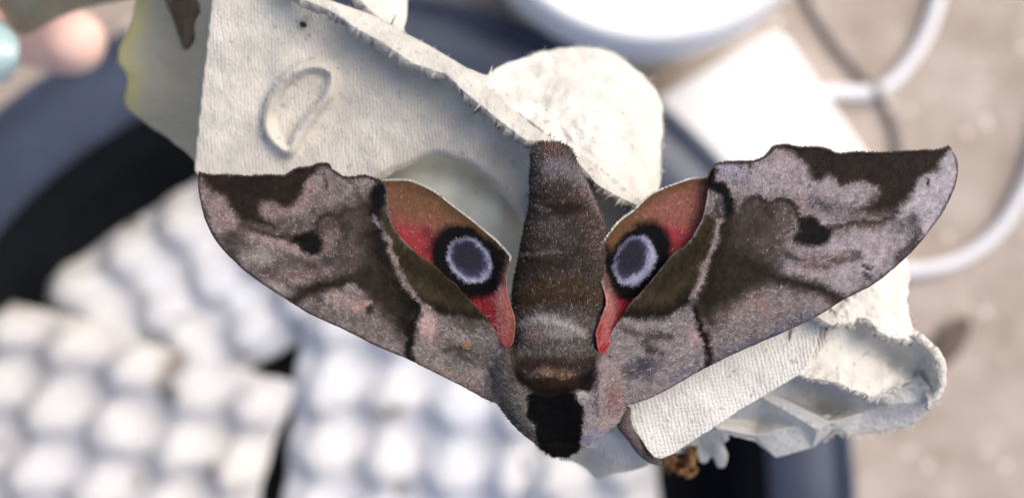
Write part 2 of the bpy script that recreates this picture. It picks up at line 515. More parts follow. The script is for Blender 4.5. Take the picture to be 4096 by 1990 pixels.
# ---------------------------------------------------------------- egg trays in the tub
def egg_tray(center_px, depth, ang, nx, ny, mat, label, seed, trim=None, pitch=0.0400, tilt=(0, 0)):
    """moulded tray of pillars and cups, nx by ny pillars"""
    sub = 12
    w = (nx - 1) * pitch; h = (ny - 1) * pitch
    xs = np.linspace(-w / 2 - pitch * 0.5, w / 2 + pitch * 0.5, nx * sub + 1)
    ys = np.linspace(-h / 2 - pitch * 0.5, h / 2 + pitch * 0.5, ny * sub + 1)
    X, Y = np.meshgrid(xs, ys)
    u = (X + w / 2) / pitch; v = (Y + h / 2) / pitch
    f = 0.5 * (np.cos(2 * np.pi * u) + np.cos(2 * np.pi * v))          # 1 at pillars, -1 in the cups
    up = np.clip(f, 0, 1) ** 0.9; dn = np.clip(-f, 0, 1) ** 0.75
    iu = np.round(u); iv = np.round(v)
    jit = 1 + 0.30 * (hash2(iu, iv, seed) - 0.5)
    Z = 0.010 * np.minimum(up, 0.80) / 0.80 * jit - 0.007 * dn
    edge = np.minimum(np.minimum(u + 0.5, nx - 0.5 - u), np.minimum(v + 0.5, ny - 0.5 - v))
    Z = np.where(edge < 0.12, Z * 0.3 - 0.004, Z)
    Z = Z + 0.0016 * fbm(X * 1e4, Y * 1e4, 160, seed) + 0.006 * fbm(X * 1e4, Y * 1e4, 900, seed + 1)
    X, Y = X + 0.005 * fbm(X * 1e4, Y * 1e4, 330, seed + 3), Y + 0.005 * fbm(X * 1e4, Y * 1e4, 330, seed + 9)
    Z = Z + X * tilt[0] + Y * tilt[1]
    ca, sa = math.cos(ang), math.sin(ang)
    c = P(center_px[0], center_px[1], depth)
    x2 = c[0] + X * ca - Y * sa; y2 = c[1] + X * sa + Y * ca
    z2 = c[2] + Z - 0.014
    nxv, nyv = len(xs), len(ys)
    j, i = np.meshgrid(np.arange(nyv - 1), np.arange(nxv - 1), indexing='ij')
    a = (j * nxv + i).ravel()
    q = np.stack([a, a + 1, a + 1 + nxv, a + nxv], 1)
    if trim is not None:
        cx = (x2.ravel()[q].mean(1)); cy = (y2.ravel()[q].mean(1))
        q = q[~trim(cx, cy)]
    vv = np.stack([x2.ravel(), y2.ravel(), z2.ravel()], 1)
    o = mesh_obj('egg_tray', vv, q, mat)
    solidify(o, 0.002)
    tag(o, label, 'egg tray', 'egg trays lying in the tub')
    return o
egg_tray((820, 1130), 494, math.radians(31), 5, 3, M_tray, 'grey pulp egg tray lying slanted against the inner wall of the tub', 3)
egg_tray((60, 1930), 480, math.radians(-17), 7, 5, M_tray2, 'off-white pulp egg tray with rounded pillars overlapping the slanted tray in the tub', 11)
egg_tray((1640, 1900), 484, math.radians(-7), 4, 5, M_tray, 'pale pulp egg tray in the tub under the head of the moth', 23, tilt=(0.02, 0.03))
egg_tray((2420, 2190), 478, math.radians(12), 2, 3, M_tray, 'narrow piece of pale egg tray in the tub below the moth foreleg', 31)

# ---------------------------------------------------------------- white lidded bucket beside the tub
bt = P(2590, -520, 425); bR = 757 * 425 / F / 1000
zf = CZ - 0.425
bucket = thing('bucket', 'white round plastic bucket with a lid standing beside the dark tub', 'bucket')
lathe('bucket_wall', [(0.0, 0.001), (0.078, 0.001), (0.082, 0.004), (0.090, zf - 0.004), (0.086, zf - 0.004), (0.078, 0.006), (0, 0.006)], (bt[0], bt[1]), M_white, bucket)
lathe('lid', [(bR - 0.004, zf - 0.006), (bR, zf - 0.006), (bR + 0.0005, zf), (bR - 0.0015, zf + 0.010), (bR - 0.004, zf + 0.021), (bR - 0.007, zf + 0.023), (bR - 0.010, zf + 0.022),
              (bR - 0.012, zf + 0.016), (bR - 0.03, zf + 0.015), (0.0, zf + 0.016)], (bt[0], bt[1]), M_white, bucket)

# ---------------------------------------------------------------- white box with its cable
def box_from(name, quad_px, d_top, z0, mat, bev=0.006):
    top = [V(x, y, d_top) for x, y in quad_px]
    zt = top[0].z
    cx = sum(p.x for p in top) / 4; cy = sum(p.y for p in top) / 4
    rings = []
    for inset, z in ((0.0, z0), (0.0, zt - bev), (bev * 0.3, zt - bev * 0.3), (bev, zt)):
        ring = []
        for k in range(4):
            a, b, c = top[k - 1], top[k], top[(k + 1) % 4]
            da = (a - b).normalized(); dc = (c - b).normalized()
            for t in range(5):
                f = t / 4
                q = b + da * bev * 2 * (1 - f) ** 2 + dc * bev * 2 * f ** 2
                n = Vector((q.x - cx, q.y - cy, 0)).normalized()
                ring.append((q.x - n.x * inset, q.y - n.y * inset, z))
        rings.append(ring)
    n = 20
    vv = [v for r in rings for v in r]
    ff = [(i * n + k, i * n + (k + 1) % n, (i + 1) * n + (k + 1) % n, (i + 1) * n + k) for i in range(3) for k in range(n)]
    ff.append(tuple(3 * n + k for k in range(n))); ff.append(tuple(range(n))[::-1])
    return mesh_obj(name, vv, ff, mat, smooth_shade=False)
bxo = box_from('plastic_box', [(3125, 95), (2570, 415), (3000, 1060), (3555, 735)], 520, 0.001, M_box)
tag(bxo, 'flat white plastic box on the concrete next to the tub rim', 'box')

def ground_path(pts, z, n=8):
    d = (CZ - z) * 1000
    s = smooth([(x, y) for x, y in pts], n, closed=False)
    return P(s[:, 0], s[:, 1], np.full(len(s), d))
rc = 0.0046
pth = np.vstack([ground_path([(3250, 372), (3340, 370), (3420, 372), (3490, 372)], rc + 0.001, 4)])
cab = thing('power_cable', 'thick white cable plugged into the flat white box, looping up over the concrete', 'cable')
tube('cable_end', pth, rc * 1.08, M_cable, cab)
tube('cable_run', ground_path([(3492, 372), (3540, 350), (3600, 295), (3665, 210), (3715, 110), (3748, 0), (3760, -140), (3700, -330), (3500, -480)], rc + 0.001), rc, M_cable, cab)
o = tube('cable_joint', ground_path([(3478, 376), (3494, 370), (3512, 364)], rc + 0.001, 3), rc * 1.12, M_cord, cab)
cab2 = tube('power_cable', ground_path([(3250, 1030), (3450, 1080), (3640, 1082), (3780, 1058), (3900, 1000), (4000, 910), (4070, 800), (4130, 670), (4180, 480), (4260, 250)], rc + 0.001), rc, M_cable)
tag(cab2, 'white cable curving across the concrete from behind the egg carton', 'cable')
cord = tube('cord', ground_path([(3190, -90), (3240, 30), (3300, 130), (3370, 225), (3450, 310), (3500, 370), (3545, 440), (3580, 530), (3595, 620), (3600, 760), (3560, 900)], 0.0026), 0.0024, M_cord)
tag(cord, 'thin dark grey cord running under the white cable on the concrete', 'cord')

# dry leaf lying on the concrete
lf = smooth([(3700, 1462), (3740, 1400), (3790, 1310), (3850, 1262), (3885, 1285), (3870, 1350), (3830, 1420), (3770, 1470)], 4)
lx, ly, lq = clip_grid(lf, 14)
lo = mesh_obj('dead_leaf', P(lx, ly, 556 - 4 * np.abs(noise(lx, ly, 90, 4)) - 2), lq, M_leaf)
solidify(lo, 0.0006)
tag(lo, 'dark purplish brown dead leaf lying on the concrete', 'leaf')

# ---------------------------------------------------------------- torn egg carton under the moth
carton = thing('egg_carton', 'torn off-white pulp egg carton with round hole and embossed letter, moth resting on it', 'egg carton')

ridge_in = zE((1000, -230), (1110, -80), (1230, 0), (1400, 70), (1560, 180), (1700, 250), (1900, 380), (2100, 450), (2200, 550), (2400, 720)) \
    + [(2100, 561), (2197, 572), (2319, 658), (2391, 737), (2463, 780), (2549, 823), (2760, 960), (3000, 1110), (3200, 1230), (3330, 1285)]
panel_ctrl = [(1010, -180, 100), (1400, 45, 99), (1800, 290, 96.5), (2150, 560, 93.5), (2540, 815, 93), (2950, 1060, 93.5), (3330, 1290, 94.5),
              (930, -120, 101.5), (1330, 130, 101.5), (1735, 395, 99.5), (2090, 640, 96.8), (2470, 890, 96), (2880, 1130, 97), (3250, 1330, 96),
              (850, 60, 101.5), (1220, 270, 101.5), (1620, 530, 100.2), (1990, 800, 98.2), (2390, 1050, 97), (2830, 1260, 96.5), (3230, 1410, 95.5),
              (805, 380, 101.8), (1100, 520, 101.8), (1480, 760, 100.5), (1860, 1030, 98.5), (2280, 1290, 97.5), (2760, 1400, 95.5), (3205, 1470, 95),
              (785, 690, 102.6), (1000, 830, 102.5), (1350, 1060, 101), (1720, 1300, 98.5), (2280, 1520, 96.5), (2640, 1640, 95), (2950, 1600, 95), (2640, 1830, 94.5)]
panel_depth = rbf(panel_ctrl)
panel_outline = ridge_in + [(3290, 1390), (3200, 1482), (3000, 1605), (2800, 1735), (2690, 1806), (2638, 1826), (2600, 1800), (2560, 1730), (2535, 1690), (2513, 1618),
                            (2350, 1600), (2200, 1560), (1700, 1380), (1300, 1090), (1000, 860), (800, 712), (778, 680),
                            (790, 560), (805, 400), (822, 260), (836, 130), (850, 0), (860, -150), (880, -300)]
hole = smooth([(1500, 760), (1560, 700), (1640, 660), (1720, 628), (1800, 630), (1900, 680), (1980, 745), (2050, 830), (2085, 900), (2095, 1000), (2060, 1150), (1900, 1230), (1700, 1150), (1560, 980)], 6)
hole = rough(hole, 10, 60, 4)
emb = smooth(zE((1405, 440), (1290, 400), (1160, 450), (1065, 560), (1015, 680), (1020, 800), (1080, 880), (1150, 915), (1190, 830), (1270, 715), (1380, 575)), 4)
emb2 = zE((1680, 1010), (1850, 905), (2050, 770), (2185, 635))
dark_dots = [(1210, 95, 12)]
def emboss(x, y):
    d1 = seg_dist(x, y, emb, True)
    d2 = seg_dist(x, y, emb2)
    dh = seg_dist(x, y, hole, True)
    return -1.7 * np.exp(-(d1 / 19) ** 2) + 0.8 * sstep(150, 10, dh) * 0.0 - 0.5 * np.exp(-(d2 / 30) ** 2) + 1.0 * np.exp(-(dh / 14) ** 2)
sheet('lid_panel', rough(panel_outline, 6, 40, 2), panel_depth, 11, M_pulp_rib, carton, 1.3, 0.5, 150, 5, [hole], emboss, grain=-4)
# the part of the panel below the moth carries a coarse woven print
strip = [(2513, 1612), (2700, 1480), (2950, 1330), (3150, 1215), (3260, 1265), (3262, 1380), (3204, 1488), (3002, 1611), (2802, 1741), (2692, 1812), (2640, 1832), (2598, 1806), (2556, 1734), (2530, 1694)]
sheet('woven_strip', rough(smooth(strip, 5), 5, 30, 8), lambda x, y: panel_depth(x, y) - 1.0, 9, M_pulp_weave, carton, 0.5, 0.25, 120, 6)

# bright rim edge running along the ridge and the outer cup walls behind it
rim_out = zE((1100, -200), (1250, -60), (1380, 0), (1680, 100), (1850, 200), (2000, 280), (2250, 430), (2400, 560)) \
    + zC((730, 0), (870, 80), (960, 140), (1100, 230), (1200, 310), (1340, 430)) + [(2800, 940), (3050, 1090), (3260, 1215), (3380, 1270)]
rim_poly = ridge_in[:-1] + [(3330, 1300)] + rim_out[::-1]
def rim_depth(x, y):
    di = seg_dist(x, y, ridge_in)
    return rbf_ridge(x, y) - 1.6 + 2.2 * (di / 80.0) ** 2 * 0.5
rbf_ridge = rbf([(1010, -180, 100), (1400, 45, 99), (1800, 290, 96.5), (2150, 560, 93.5), (2540, 815, 93), (2950, 1060, 93.5), (3330, 1290, 94.5), (1600, 60, 100), (2400, 560, 95), (3000, 1000, 95)])
sheet('rim_edge', rough(np.array(rim_poly), 6, 26, 13), rim_depth, 8, M_pulp_edge, carton, 1.6, 0.4, 40, 14)
outer = zE((1250, -130), (1380, -5), (1680, 95), (1850, 195)) + [(1612, 128), (1618, 110), (1628, 50), (1625, -20), (1600, -140), (1250, -200)]
outer_d = rbf([(1300, -50, 100), (1500, 60, 99.5), (1610, 130, 99), (1620, 0, 106), (1600, -140, 110), (1400, -160, 104), (1500, -60, 101.5)])
sheet('cup_wall', rough(smooth(outer[2:], 4), 6, 40, 21), outer_d, 10, M_pulp, carton, 1.3, 0.8, 60, 22)
bump = [(1870, 280), (1940, 300), (1985, 272), (2090, 232), (2200, 200), (2330, 188), (2450, 210), (2540, 270), (2610, 340), (2648, 430), (2650, 560), (2642, 700), (2650, 800), (2800, 860), (2900, 960),
        (2700, 960), (2549, 830), (2463, 770), (2319, 650), (2200, 550), (2100, 470), (1984, 390)]
bump_d = rbf([(1960, 320, 97.5), (2100, 440, 95.2), (2300, 620, 94), (2540, 800, 94), (2800, 950, 95), (2090, 235, 105), (2330, 190, 111), (2540, 270, 112), (2645, 430, 110), (2650, 700, 106), (2850, 870, 103),
              (2300, 380, 98.5), (2450, 480, 98), (2500, 620, 97)])
sheet('cup_wall', rough(smooth(bump, 4), 9, 40, 31), bump_d, 10, M_pulp, carton, 1.3, 1.3, 70, 32)
bump3 = [(3050, 1000), (3200, 900), (3450, 900), (3600, 1000), (3640, 1090), (3630, 1200), (3648, 1300), (3680, 1345), (3640, 1362), (3580, 1350), (3530, 1330), (3480, 1282), (3440, 1268), (3405, 1292), (3350, 1290), (3280, 1262), (3150, 1200)]
bump3_d = rbf([(3050, 1020, 96), (3300, 1250, 94), (3440, 1265, 94.5), (3640, 1345, 97), (3640, 1100, 104), (3500, 930, 106), (3250, 930, 102), (3450, 1130, 96.5)])
sheet('cup_wall', rough(smooth(bump3, 4), 14, 22, 41), bump3_d, 8, M_pulp, carton, 1.3, 1.0, 50, 42)

# shaded end panel falling away on the left, and the next cup behind it
side = zE((220, -150), (215, 0), (190, 130), (130, 250), (100, 370), (150, 430), (170, 500), (150, 590), (160, 650), (200, 690), (300, 770), (400, 830), (500, 910), (580, 985)) \
    + [(792, 690), (792, 560), (807, 400), (824, 260), (838, 130), (852, 0), (870, -150)]
side_d = rbf([(780, 690, 103.4), (800, 400, 102.8), (835, 130, 102.6), (860, -150, 102.6), (470, 240, 121), (510, 420, 119), (545, 0, 123), (530, -150, 124), (660, 560, 113), (690, 300, 112), (700, 0, 112), (640, 150, 116)])
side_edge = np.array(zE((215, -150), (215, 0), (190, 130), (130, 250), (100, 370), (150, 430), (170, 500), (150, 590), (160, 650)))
def side_edge_light(x, y):
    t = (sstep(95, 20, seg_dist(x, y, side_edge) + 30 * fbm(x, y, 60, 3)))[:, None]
    return np.array((0.355, 0.335, 0.27)) * (1 - t) + np.array((0.42, 0.40, 0.20)) * t  # yellower edge paints light coming through the pulp
slot = smooth(zE((390, -60), (540, -60), (600, 50), (570, 130), (565, 230), (535, 292), (495, 285), (462, 190), (430, 90)), 4)
sheet('side_panel', rough(smooth(side, 4), 5, 60, 51), side_d, 11, M_pulp_edge_lit, carton, 0.6, 0.5, 130, 52, colors=side_edge_light)
sheet('slot_shade', rough(slot, 8, 40, 3), lambda x, y: side_d(x, y) - 0.5 + 0.5 * fbm(x, y, 130, 52), 9, M_slot_shade, carton, 0.25, 0.0, 80, 53)  # dark sheet painting the shade of a slot in the panel
cup = smooth([(-300, -300), (-250, -120), (-80, -20), (0, 44), (44, 112), (94, 138), (151, 121), (218, 80), (302, 46), (403, 20), (503, 0), (640, -40), (800, -130), (820, -300), (300, -420)], 4)
cup_d = rbf([(94, 138, 152), (0, 44, 154), (-250, -120, 160), (300, 46, 146), (500, 0, 138), (800, -200, 116), (300, -200, 136), (60, 0, 143), (200, -50, 138), (500, -200, 124)])
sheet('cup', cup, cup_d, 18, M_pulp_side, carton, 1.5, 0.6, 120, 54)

# inside of the carton seen through the hole, and the cells at the lower right
inner = smooth([(1380, 560), (1800, 520), (2150, 620), (2300, 900), (2200, 1300), (1900, 1450), (1550, 1250), (1380, 900)], 5)
inner_d = rbf([(1380, 560, 111), (1800, 520, 108), (2150, 620, 106), (2300, 900, 105), (2200, 1300, 106), (1900, 1450, 108), (1550, 1250, 110), (1380, 900, 112), (1800, 900, 104), (2000, 800, 102.5), (1950, 1000, 102.5), (1650, 750, 105)])
sheet('inner_floor', inner, inner_d, 14, M_pulp_in, carton, 1.2, 0.7, 200, 61)
curl = zH((330, 610), (345, 622), (450, 650), (540, 662), (620, 692), (700, 722), (770, 745), (830, 705), (900, 668), (985, 640), (1010, 700), (1035, 775), (1070, 690), (1080, 610), (1060, 550), (1020, 495), (960, 440), (860, 420), (760, 330), (650, 300), (520, 290), (400, 340), (330, 430))
curl_d = rbf([(x, y, d) for (x, y), d in zip(zH((330, 520), (345, 622), (540, 662), (770, 745), (900, 668), (1035, 775), (1080, 610), (1020, 495), (860, 420), (650, 300), (400, 340), (700, 480), (850, 560), (600, 560), (1000, 640)),
                                             (94.9, 94.6, 93.9, 94.2, 97.5, 97, 95, 96, 97.5, 96.5, 95.4, 99.5, 100, 97, 98.5))])
sheet('torn_curl', rough(smooth(curl, 4), 8, 22, 71), curl_d, 8, M_pulp, carton, 1.1, 0.7, 60, 72)
cell_v = {'s0': (-70, 850, 104), 's1': (180, 738, 99.5), 'a2': (228, 712, 99.5), 't0': (300, 640, 100), 't1': (470, 670, 102), 't2': (832, 778, 99), 'b': (470, 908, 101), 'b2': (530, 866, 101), 'c': (372, 886, 102),
          'p': (165, 860, 105.5), 'q': (452, 800, 105.5), 'l0': (-40, 900, 103.5), 'l1': (150, 936, 103.5), 'r0': (700, 822, 101), 'r1': (1035, 765, 98), 'top': (620, 640, 99), 'top2': (900, 690, 98.5), 'u': (1040, 690, 97), 'u2': (980, 620, 98.5), 'n0': (-70, 800, 103), 'n1': (60, 740, 101),
          'o0': (-60, 912, 104.5), 'o1': (150, 966, 105), 'o2': (262, 1052, 106), 'o3': (440, 1002, 105), 'o4': (545, 914, 103), 'o5': (640, 934, 103), 'o6': (800, 914, 102), 'o7': (958, 884, 101), 'o8': (1046, 800, 99)}
cell_f = ['s0 p s1', 's0 l1 p', 's0 l0 l1', 's1 p c', 'p l1 c', 's1 c b', 's1 b a2', 'a2 b b2', 'a2 b2 q', 'a2 q t0', 't0 q t1', 't1 q t2', 'q b2 r0', 'q r0 t2', 't2 r0 r1', 't1 t2 top', 't2 top2 top', 't2 r1 top2', 'r1 u top2', 'u u2 top2', 't0 t1 top', 's0 s1 n1', 's0 n1 n0', 'n1 s1 t0', 's1 a2 t0',
          'l0 o0 l1', 'o0 o1 l1', 'l1 o1 o2', 'l1 o2 c', 'c o2 o3', 'c o3 b', 'b o3 o4', 'b o4 b2', 'b2 o4 o5', 'b2 o5 r0', 'r0 o5 o6', 'r0 o6 o7', 'r0 o7 r1', 'r1 o7 o8']
def cell_mesh():
    names = list(cell_v); pts = [np.array((*zH(cell_v[k][:2])[0], cell_v[k][2])) for k in names]
    tris = [[names.index(k) for k in f.split()] for f in cell_f]
    for it in range(4):
        mid = {}; nt = []
        def m(a, b):
            k = (min(a, b), max(a, b))
            if k not in mid:
                pts.append((pts[a] + pts[b]) / 2); mid[k] = len(pts) - 1
            return mid[k]
        for a, b, c in tris:
            ab, bc, ca = m(a, b), m(b, c), m(c, a)
            nt += [[a, ab, ca], [ab, b, bc], [ca, bc, c], [ab, bc, ca]]
        tris = nt
    p = np.array(pts)
    x = p[:, 0] + 4 * fbm(p[:, 0], p[:, 1], 30, 5); y = p[:, 1] + 4 * fbm(p[:, 0], p[:, 1], 30, 9)
    v = P(x, y, p[:, 2] + 0.2 * fbm(p[:, 0], p[:, 1], 90, 82) - lift(p[:, 0], p[:, 1]))
    o = mesh_obj('cell', v, tris, M_pulp, carton)
    me = o.data
    # all faces look up
    import bmesh
    bm = bmesh.new(); bm.from_mesh(me)
    for f_ in bm.faces:
        if f_.normal.z < 0: f_.normal_flip()
    bmesh.ops.smooth_vert(bm, verts=bm.verts, factor=0.5, use_axis_x=True, use_axis_y=True, use_axis_z=True)
    bm.to_mesh(me); bm.free()
    solidify(o, 0.0012)
cell_mesh()
cells_d = rbf([(*zH(v[:2])[0], v[2]) for k, v in cell_v.items() if k[0] == 'o'])
lip = smooth(zG((330, 690), (560, 600), (700, 480), (800, 560), (900, 760), (1010, 885), (800, 905), (650, 872), (520, 795), (400, 745)), 5)
lip_d = rbf([(*zG(p)[0], d) for p, d in [((330, 690), 99), ((560, 600), 97), ((700, 480), 96.5), ((850, 700), 97), ((1010, 885), 97.5), ((650, 872), 100), ((800, 905), 100), ((400, 745), 101)]])
sheet('torn_lip', rough(lip, 6, 30, 91), lip_d, 7, M_pulp_weave, carton, 1.0, 0.3, 60, 92)
lip2 = smooth(zG((100, 850), (400, 700), (600, 760), (1000, 860), (1060, 890), (850, 970), (640, 1005), (480, 1060), (370, 960), (230, 880)), 5)
lip2_d = rbf([(*zG(p)[0], d) for p, d in [((100, 850), 107), ((400, 700), 104), ((600, 760), 104), ((1000, 860), 102), ((850, 970), 108), ((480, 1060), 112), ((230, 880), 110), ((640, 900), 106)]])
sheet('torn_lip', lip2, lip2_d, 9, M_pulp_rib, carton, 1.2, 0.4, 60, 93)
stub = smooth(zS((560, 330), (760, 180), (980, 120), (1130, 200), (1150, 330), (1190, 430), (1160, 545), (1090, 560), (1055, 490), (1025, 440), (960, 515), (890, 490), (870, 400), (700, 420), (620, 400)), 4)
stub_d = rbf([(*zS(p)[0], d) for p, d in [((560, 330), 106), ((980, 120), 105), ((1130, 250), 110), ((1120, 540), 116), ((930, 490), 115), ((700, 410), 110), ((1100, 400), 111), ((900, 330), 112)]])
sheet('torn_stub', stub, stub_d, 7, M_pulp, carton, 1.6, 0.8, 40, 94)

# paper fibres standing off the torn edges
def fibres():
    vv = []; ff = []
    def along(poly, d_fun, n, out_dir, ln):
        p = np.array(poly)
        for _ in range(n):
            i = random.randrange(len(p) - 1); t = random.random()
            x, y = p[i] * (1 - t) + p[i + 1] * t
            d = float(d_fun(np.array([x]), np.array([y]))[0]) - 0.2 - float(lift(x, y))
            an = math.atan2(out_dir[1], out_dir[0]) + random.gauss(0, 0.9)
            l = ln * random.uniform(0.3, 1.3); cur = random.gauss(0, 0.8)
            w = random.uniform(1.2, 2.4); pts = []
            for s in range(4):
                pts.append((x, y, d)); x += l / 3 * math.cos(an); y += l / 3 * math.sin(an); d -= random.uniform(-0.1, 0.25); an += cur / 3
            b = len(vv)
            for s, (a, c, dd) in enumerate(pts):
                ww = w * (1 - s / 4.5)
                nx, ny = -math.sin(an), math.cos(an)
                vv.append(P(a + nx * ww, c + ny * ww, dd)); vv.append(P(a - nx * ww, c - ny * ww, dd))
            for s in range(3):
                ff.append((b + 2 * s, b + 2 * s + 1, b + 2 * s + 3, b + 2 * s + 2))
    along(rim_out, rim_depth, 130, (0.5, -0.8), 11)
    along(smooth(bump3[5:16], 4, False), bump3_d, 130, (0.2, 0.9), 26)
    along(smooth(zH((770, 745), (830, 705), (900, 668), (985, 640), (1035, 775), (1070, 690), (1080, 610), (1060, 550), (1020, 495), (960, 440)), 4, False), curl_d, 260, (0.9, -0.2), 34)
    along(smooth(zH((345, 622), (450, 650), (540, 662), (620, 692), (700, 722), (770, 745)), 4, False), curl_d, 80, (0, 1), 18)
    along(smooth(zH((960, 882), (800, 915), (640, 932), (560, 912), (500, 950)), 4, False), cells_d, 120, (0.2, 0.9), 24)
    along(smooth(bump[3:12], 4, False), bump_d, 120, (0.7, -0.7), 20)
    o = mesh_obj('fibre', np.array(vv), ff, M_pulp_edge, carton)
    o['kind'] = 'stuff'
fibres()
for x, y, r in dark_dots:
    d = float(panel_depth(np.array([x]), np.array([y]))[0]) - 0.75
    pts = smooth([(x + r * (1 + 0.4 * noise(k * 3.1, x, 1.0, 2)) * math.cos(k * math.pi / 4), y + 0.9 * r * math.sin(k * math.pi / 4)) for k in range(8)], 2)
    gx, gy, gq = clip_grid(pts, 4)
    o = mesh_obj('dark_speck', P(gx, gy, np.full(len(gx), d)), gq, M_dark, carton); solidify(o, 0.0006)

# brown dry scrap caught under the carton edge
scrap_poly = smooth(zS((505, 430), (560, 390), (640, 400), (690, 450), (790, 440), (800, 360), (830, 410), (880, 330), (865, 450), (850, 560), (800, 640), (740, 660), (690, 600), (620, 610), (540, 610), (525, 540)), 3)
sx_, sy_, sq_ = clip_grid(scrap_poly, 5)
so = mesh_obj('dry_scrap', P(sx_, sy_, 108 + 3 * fbm(sx_, sy_, 40, 77) + 0.02 * (sy_ - 1850)), sq_, M_scrap)
solidify(so, 0.0008)
tag(so, 'small ragged orange brown dry scrap hanging under the carton beside the moth foreleg', 'dry scrap')

# ---------------------------------------------------------------- the eyed hawk moth
moth = thing('moth', 'grey brown hawk moth with blue ringed eyespots on pink hindwings, spread on the egg carton', 'moth')

class Paint:
    """layers of scale colour laid down in the plane of the wing"""
    k, g = 1.75, 0.25
    tint = np.array((1.01, 0.995, 0.965))
    def __init__(self, x, y, base):
        self.x = np.asarray(x, float); self.y = np.asarray(y, float)
        self.c = np.zeros((len(self.x), 3)) + lin(base)
        # scales break every border up a little
        self.wx = self.x + 16 * fbm(self.x, self.y, 46, 101) + 9 * noise(self.x, self.y, 9, 103)
        self.wy = self.y + 16 * fbm(self.x, self.y, 46, 202) + 9 * noise(self.x, self.y, 9, 204)
    def lay(self, m, col, a=1.0):
        m = np.clip(m * a, 0, 1)[:, None]
        self.c = self.c * (1 - m) + lin(col) * m
    def poly(self, pts, col, soft=24, a=1.0, warp=True, sm=3):
        p = smooth(pts, sm) if sm else np.array(pts)
        x, y = (self.wx, self.wy) if warp else (self.x, self.y)
        d = seg_dist(x, y, p, True); s = np.where(inside(x, y, p), -d, d)
        self.lay(sstep(soft, -soft, s), col, a)
    def stroke(self, pts, w, col, soft=14, a=1.0, warp=True):
        p = smooth(pts, 4, False)
        x, y = (self.wx, self.wy) if warp else (self.x, self.y)
        d = seg_dist(x, y, p)
        self.lay(sstep(w / 2 + soft, max(w / 2 - soft, 0), d), col, a)
    def ell(self, c, r, ang, col, soft=0.35, a=1.0, warp=True):
        x, y = (self.wx, self.wy) if warp else (self.x, self.y)
        t = math.radians(ang); dx = x - c[0]; dy = y - c[1]
        u = (dx * math.cos(t) + dy * math.sin(t)) / r[0]; v = (-dx * math.sin(t) + dy * math.cos(t)) / r[1]
        self.lay(sstep(1 + soft, 1 - soft, np.hypot(u, v)), col, a)
    def mottle(self, amt, scale, seed):
        self.c = self.c * (1 + amt * fbm(self.x, self.y, scale, seed))[:, None]
    def out(self):
        # matt scales: the darks of the picture are deeper as base colours
        lum = self.c.mean(1, keepdims=True)
        return np.clip(self.c * self.tint * self.k * np.maximum(lum, 1e-4) ** self.g, 0, 0.8)

# ---- outlines
fw_l = zA((152, 296), (172, 306), (240, 312), (330, 310), (440, 318), (540, 314), (620, 312), (680, 318), (720, 296), (760, 272), (800, 268), (850, 262), (890, 244), (935, 241), (965, 252), (985, 280), (1020, 305), (1060, 325),
          (1110, 326), (1160, 318), (1200, 318), (1240, 332), (1290, 350), (1312, 375), (1330, 450), (1336, 540), (1370, 640), (1430, 720), (1500, 792), (1600, 862), (1680, 932), (1760, 1002), (1830, 1080), (1900, 1152), (1960, 1222)) \
    + [(2010, 1363), (2060, 1420), (2110, 1500), (2100, 1600), (2030, 1625)] + zJ((1500, 628), (1450, 603), (1350, 548), (1200, 472), (1050, 397), (1000, 372), (800, 290), (600, 187), (430, 112), (350, 72), (240, 0)) \
    + zA((740, 1108), (680, 1080), (600, 1030), (520, 975), (440, 915), (370, 850), (300, 780), (240, 700), (200, 620), (172, 540), (154, 450), (144, 380), (146, 320))
fw_r = zB((1702, 96), (1660, 110), (1560, 115), (1450, 122), (1350, 125), (1280, 122), (1200, 130), (1150, 110), (1100, 100), (1020, 100), (965, 88), (930, 95), (900, 101), (885, 120), (850, 152), (800, 165), (760, 166), (720, 168), (690, 168), (650, 175), (625, 195), (606, 230),
          (604, 300), (598, 350), (580, 420), (540, 500), (500, 550), (450, 582), (400, 642), (350, 702), (300, 762), (258, 804), (215, 872), (172, 932), (142, 992)) \
    + [(2400, 1420), (2360, 1500), (2380, 1600), (2470, 1640)] + zD((1250, 672), (1320, 655), (1450, 610), (1600, 530), (1743, 446)) \
    + zB((600, 1101), (700, 1052), (850, 985), (1000, 920), (1120, 860), (1220, 795), (1350, 730), (1450, 652), (1530, 580), (1600, 500), (1660, 420), (1700, 350), (1730, 280), (1743, 220), (1742, 170), (1726, 128))
hw_l = zM((60, 300), (160, 305), (240, 312), (300, 308), (335, 308), (400, 335), (470, 368), (530, 405), (570, 445), (620, 488), (680, 528), (730, 575), (780, 612), (825, 650), (850, 685), (888, 722), (892, 745), (880, 800), (868, 860), (870, 920), (885, 985), (905, 1040), (915, 1080), (912, 1150), (900, 1215), (880, 1236), (858, 1230),
          (800, 1170), (735, 1100), (590, 970), (300, 780), (150, 620), (60, 450))
hw_r = zN((840, 170), (730, 152), (660, 155), (600, 172), (500, 205), (430, 240), (380, 280), (330, 330), (290, 360), (240, 400), (190, 460), (150, 515), (120, 560), (104, 585), (106, 625), (130, 690), (150, 750), (168, 800), (175, 850), (160, 900), (135, 960), (118, 1020), (125, 1080), (138, 1125), (150, 1136),
          (190, 1090), (255, 990), (420, 800), (600, 690), (740, 520), (860, 320))

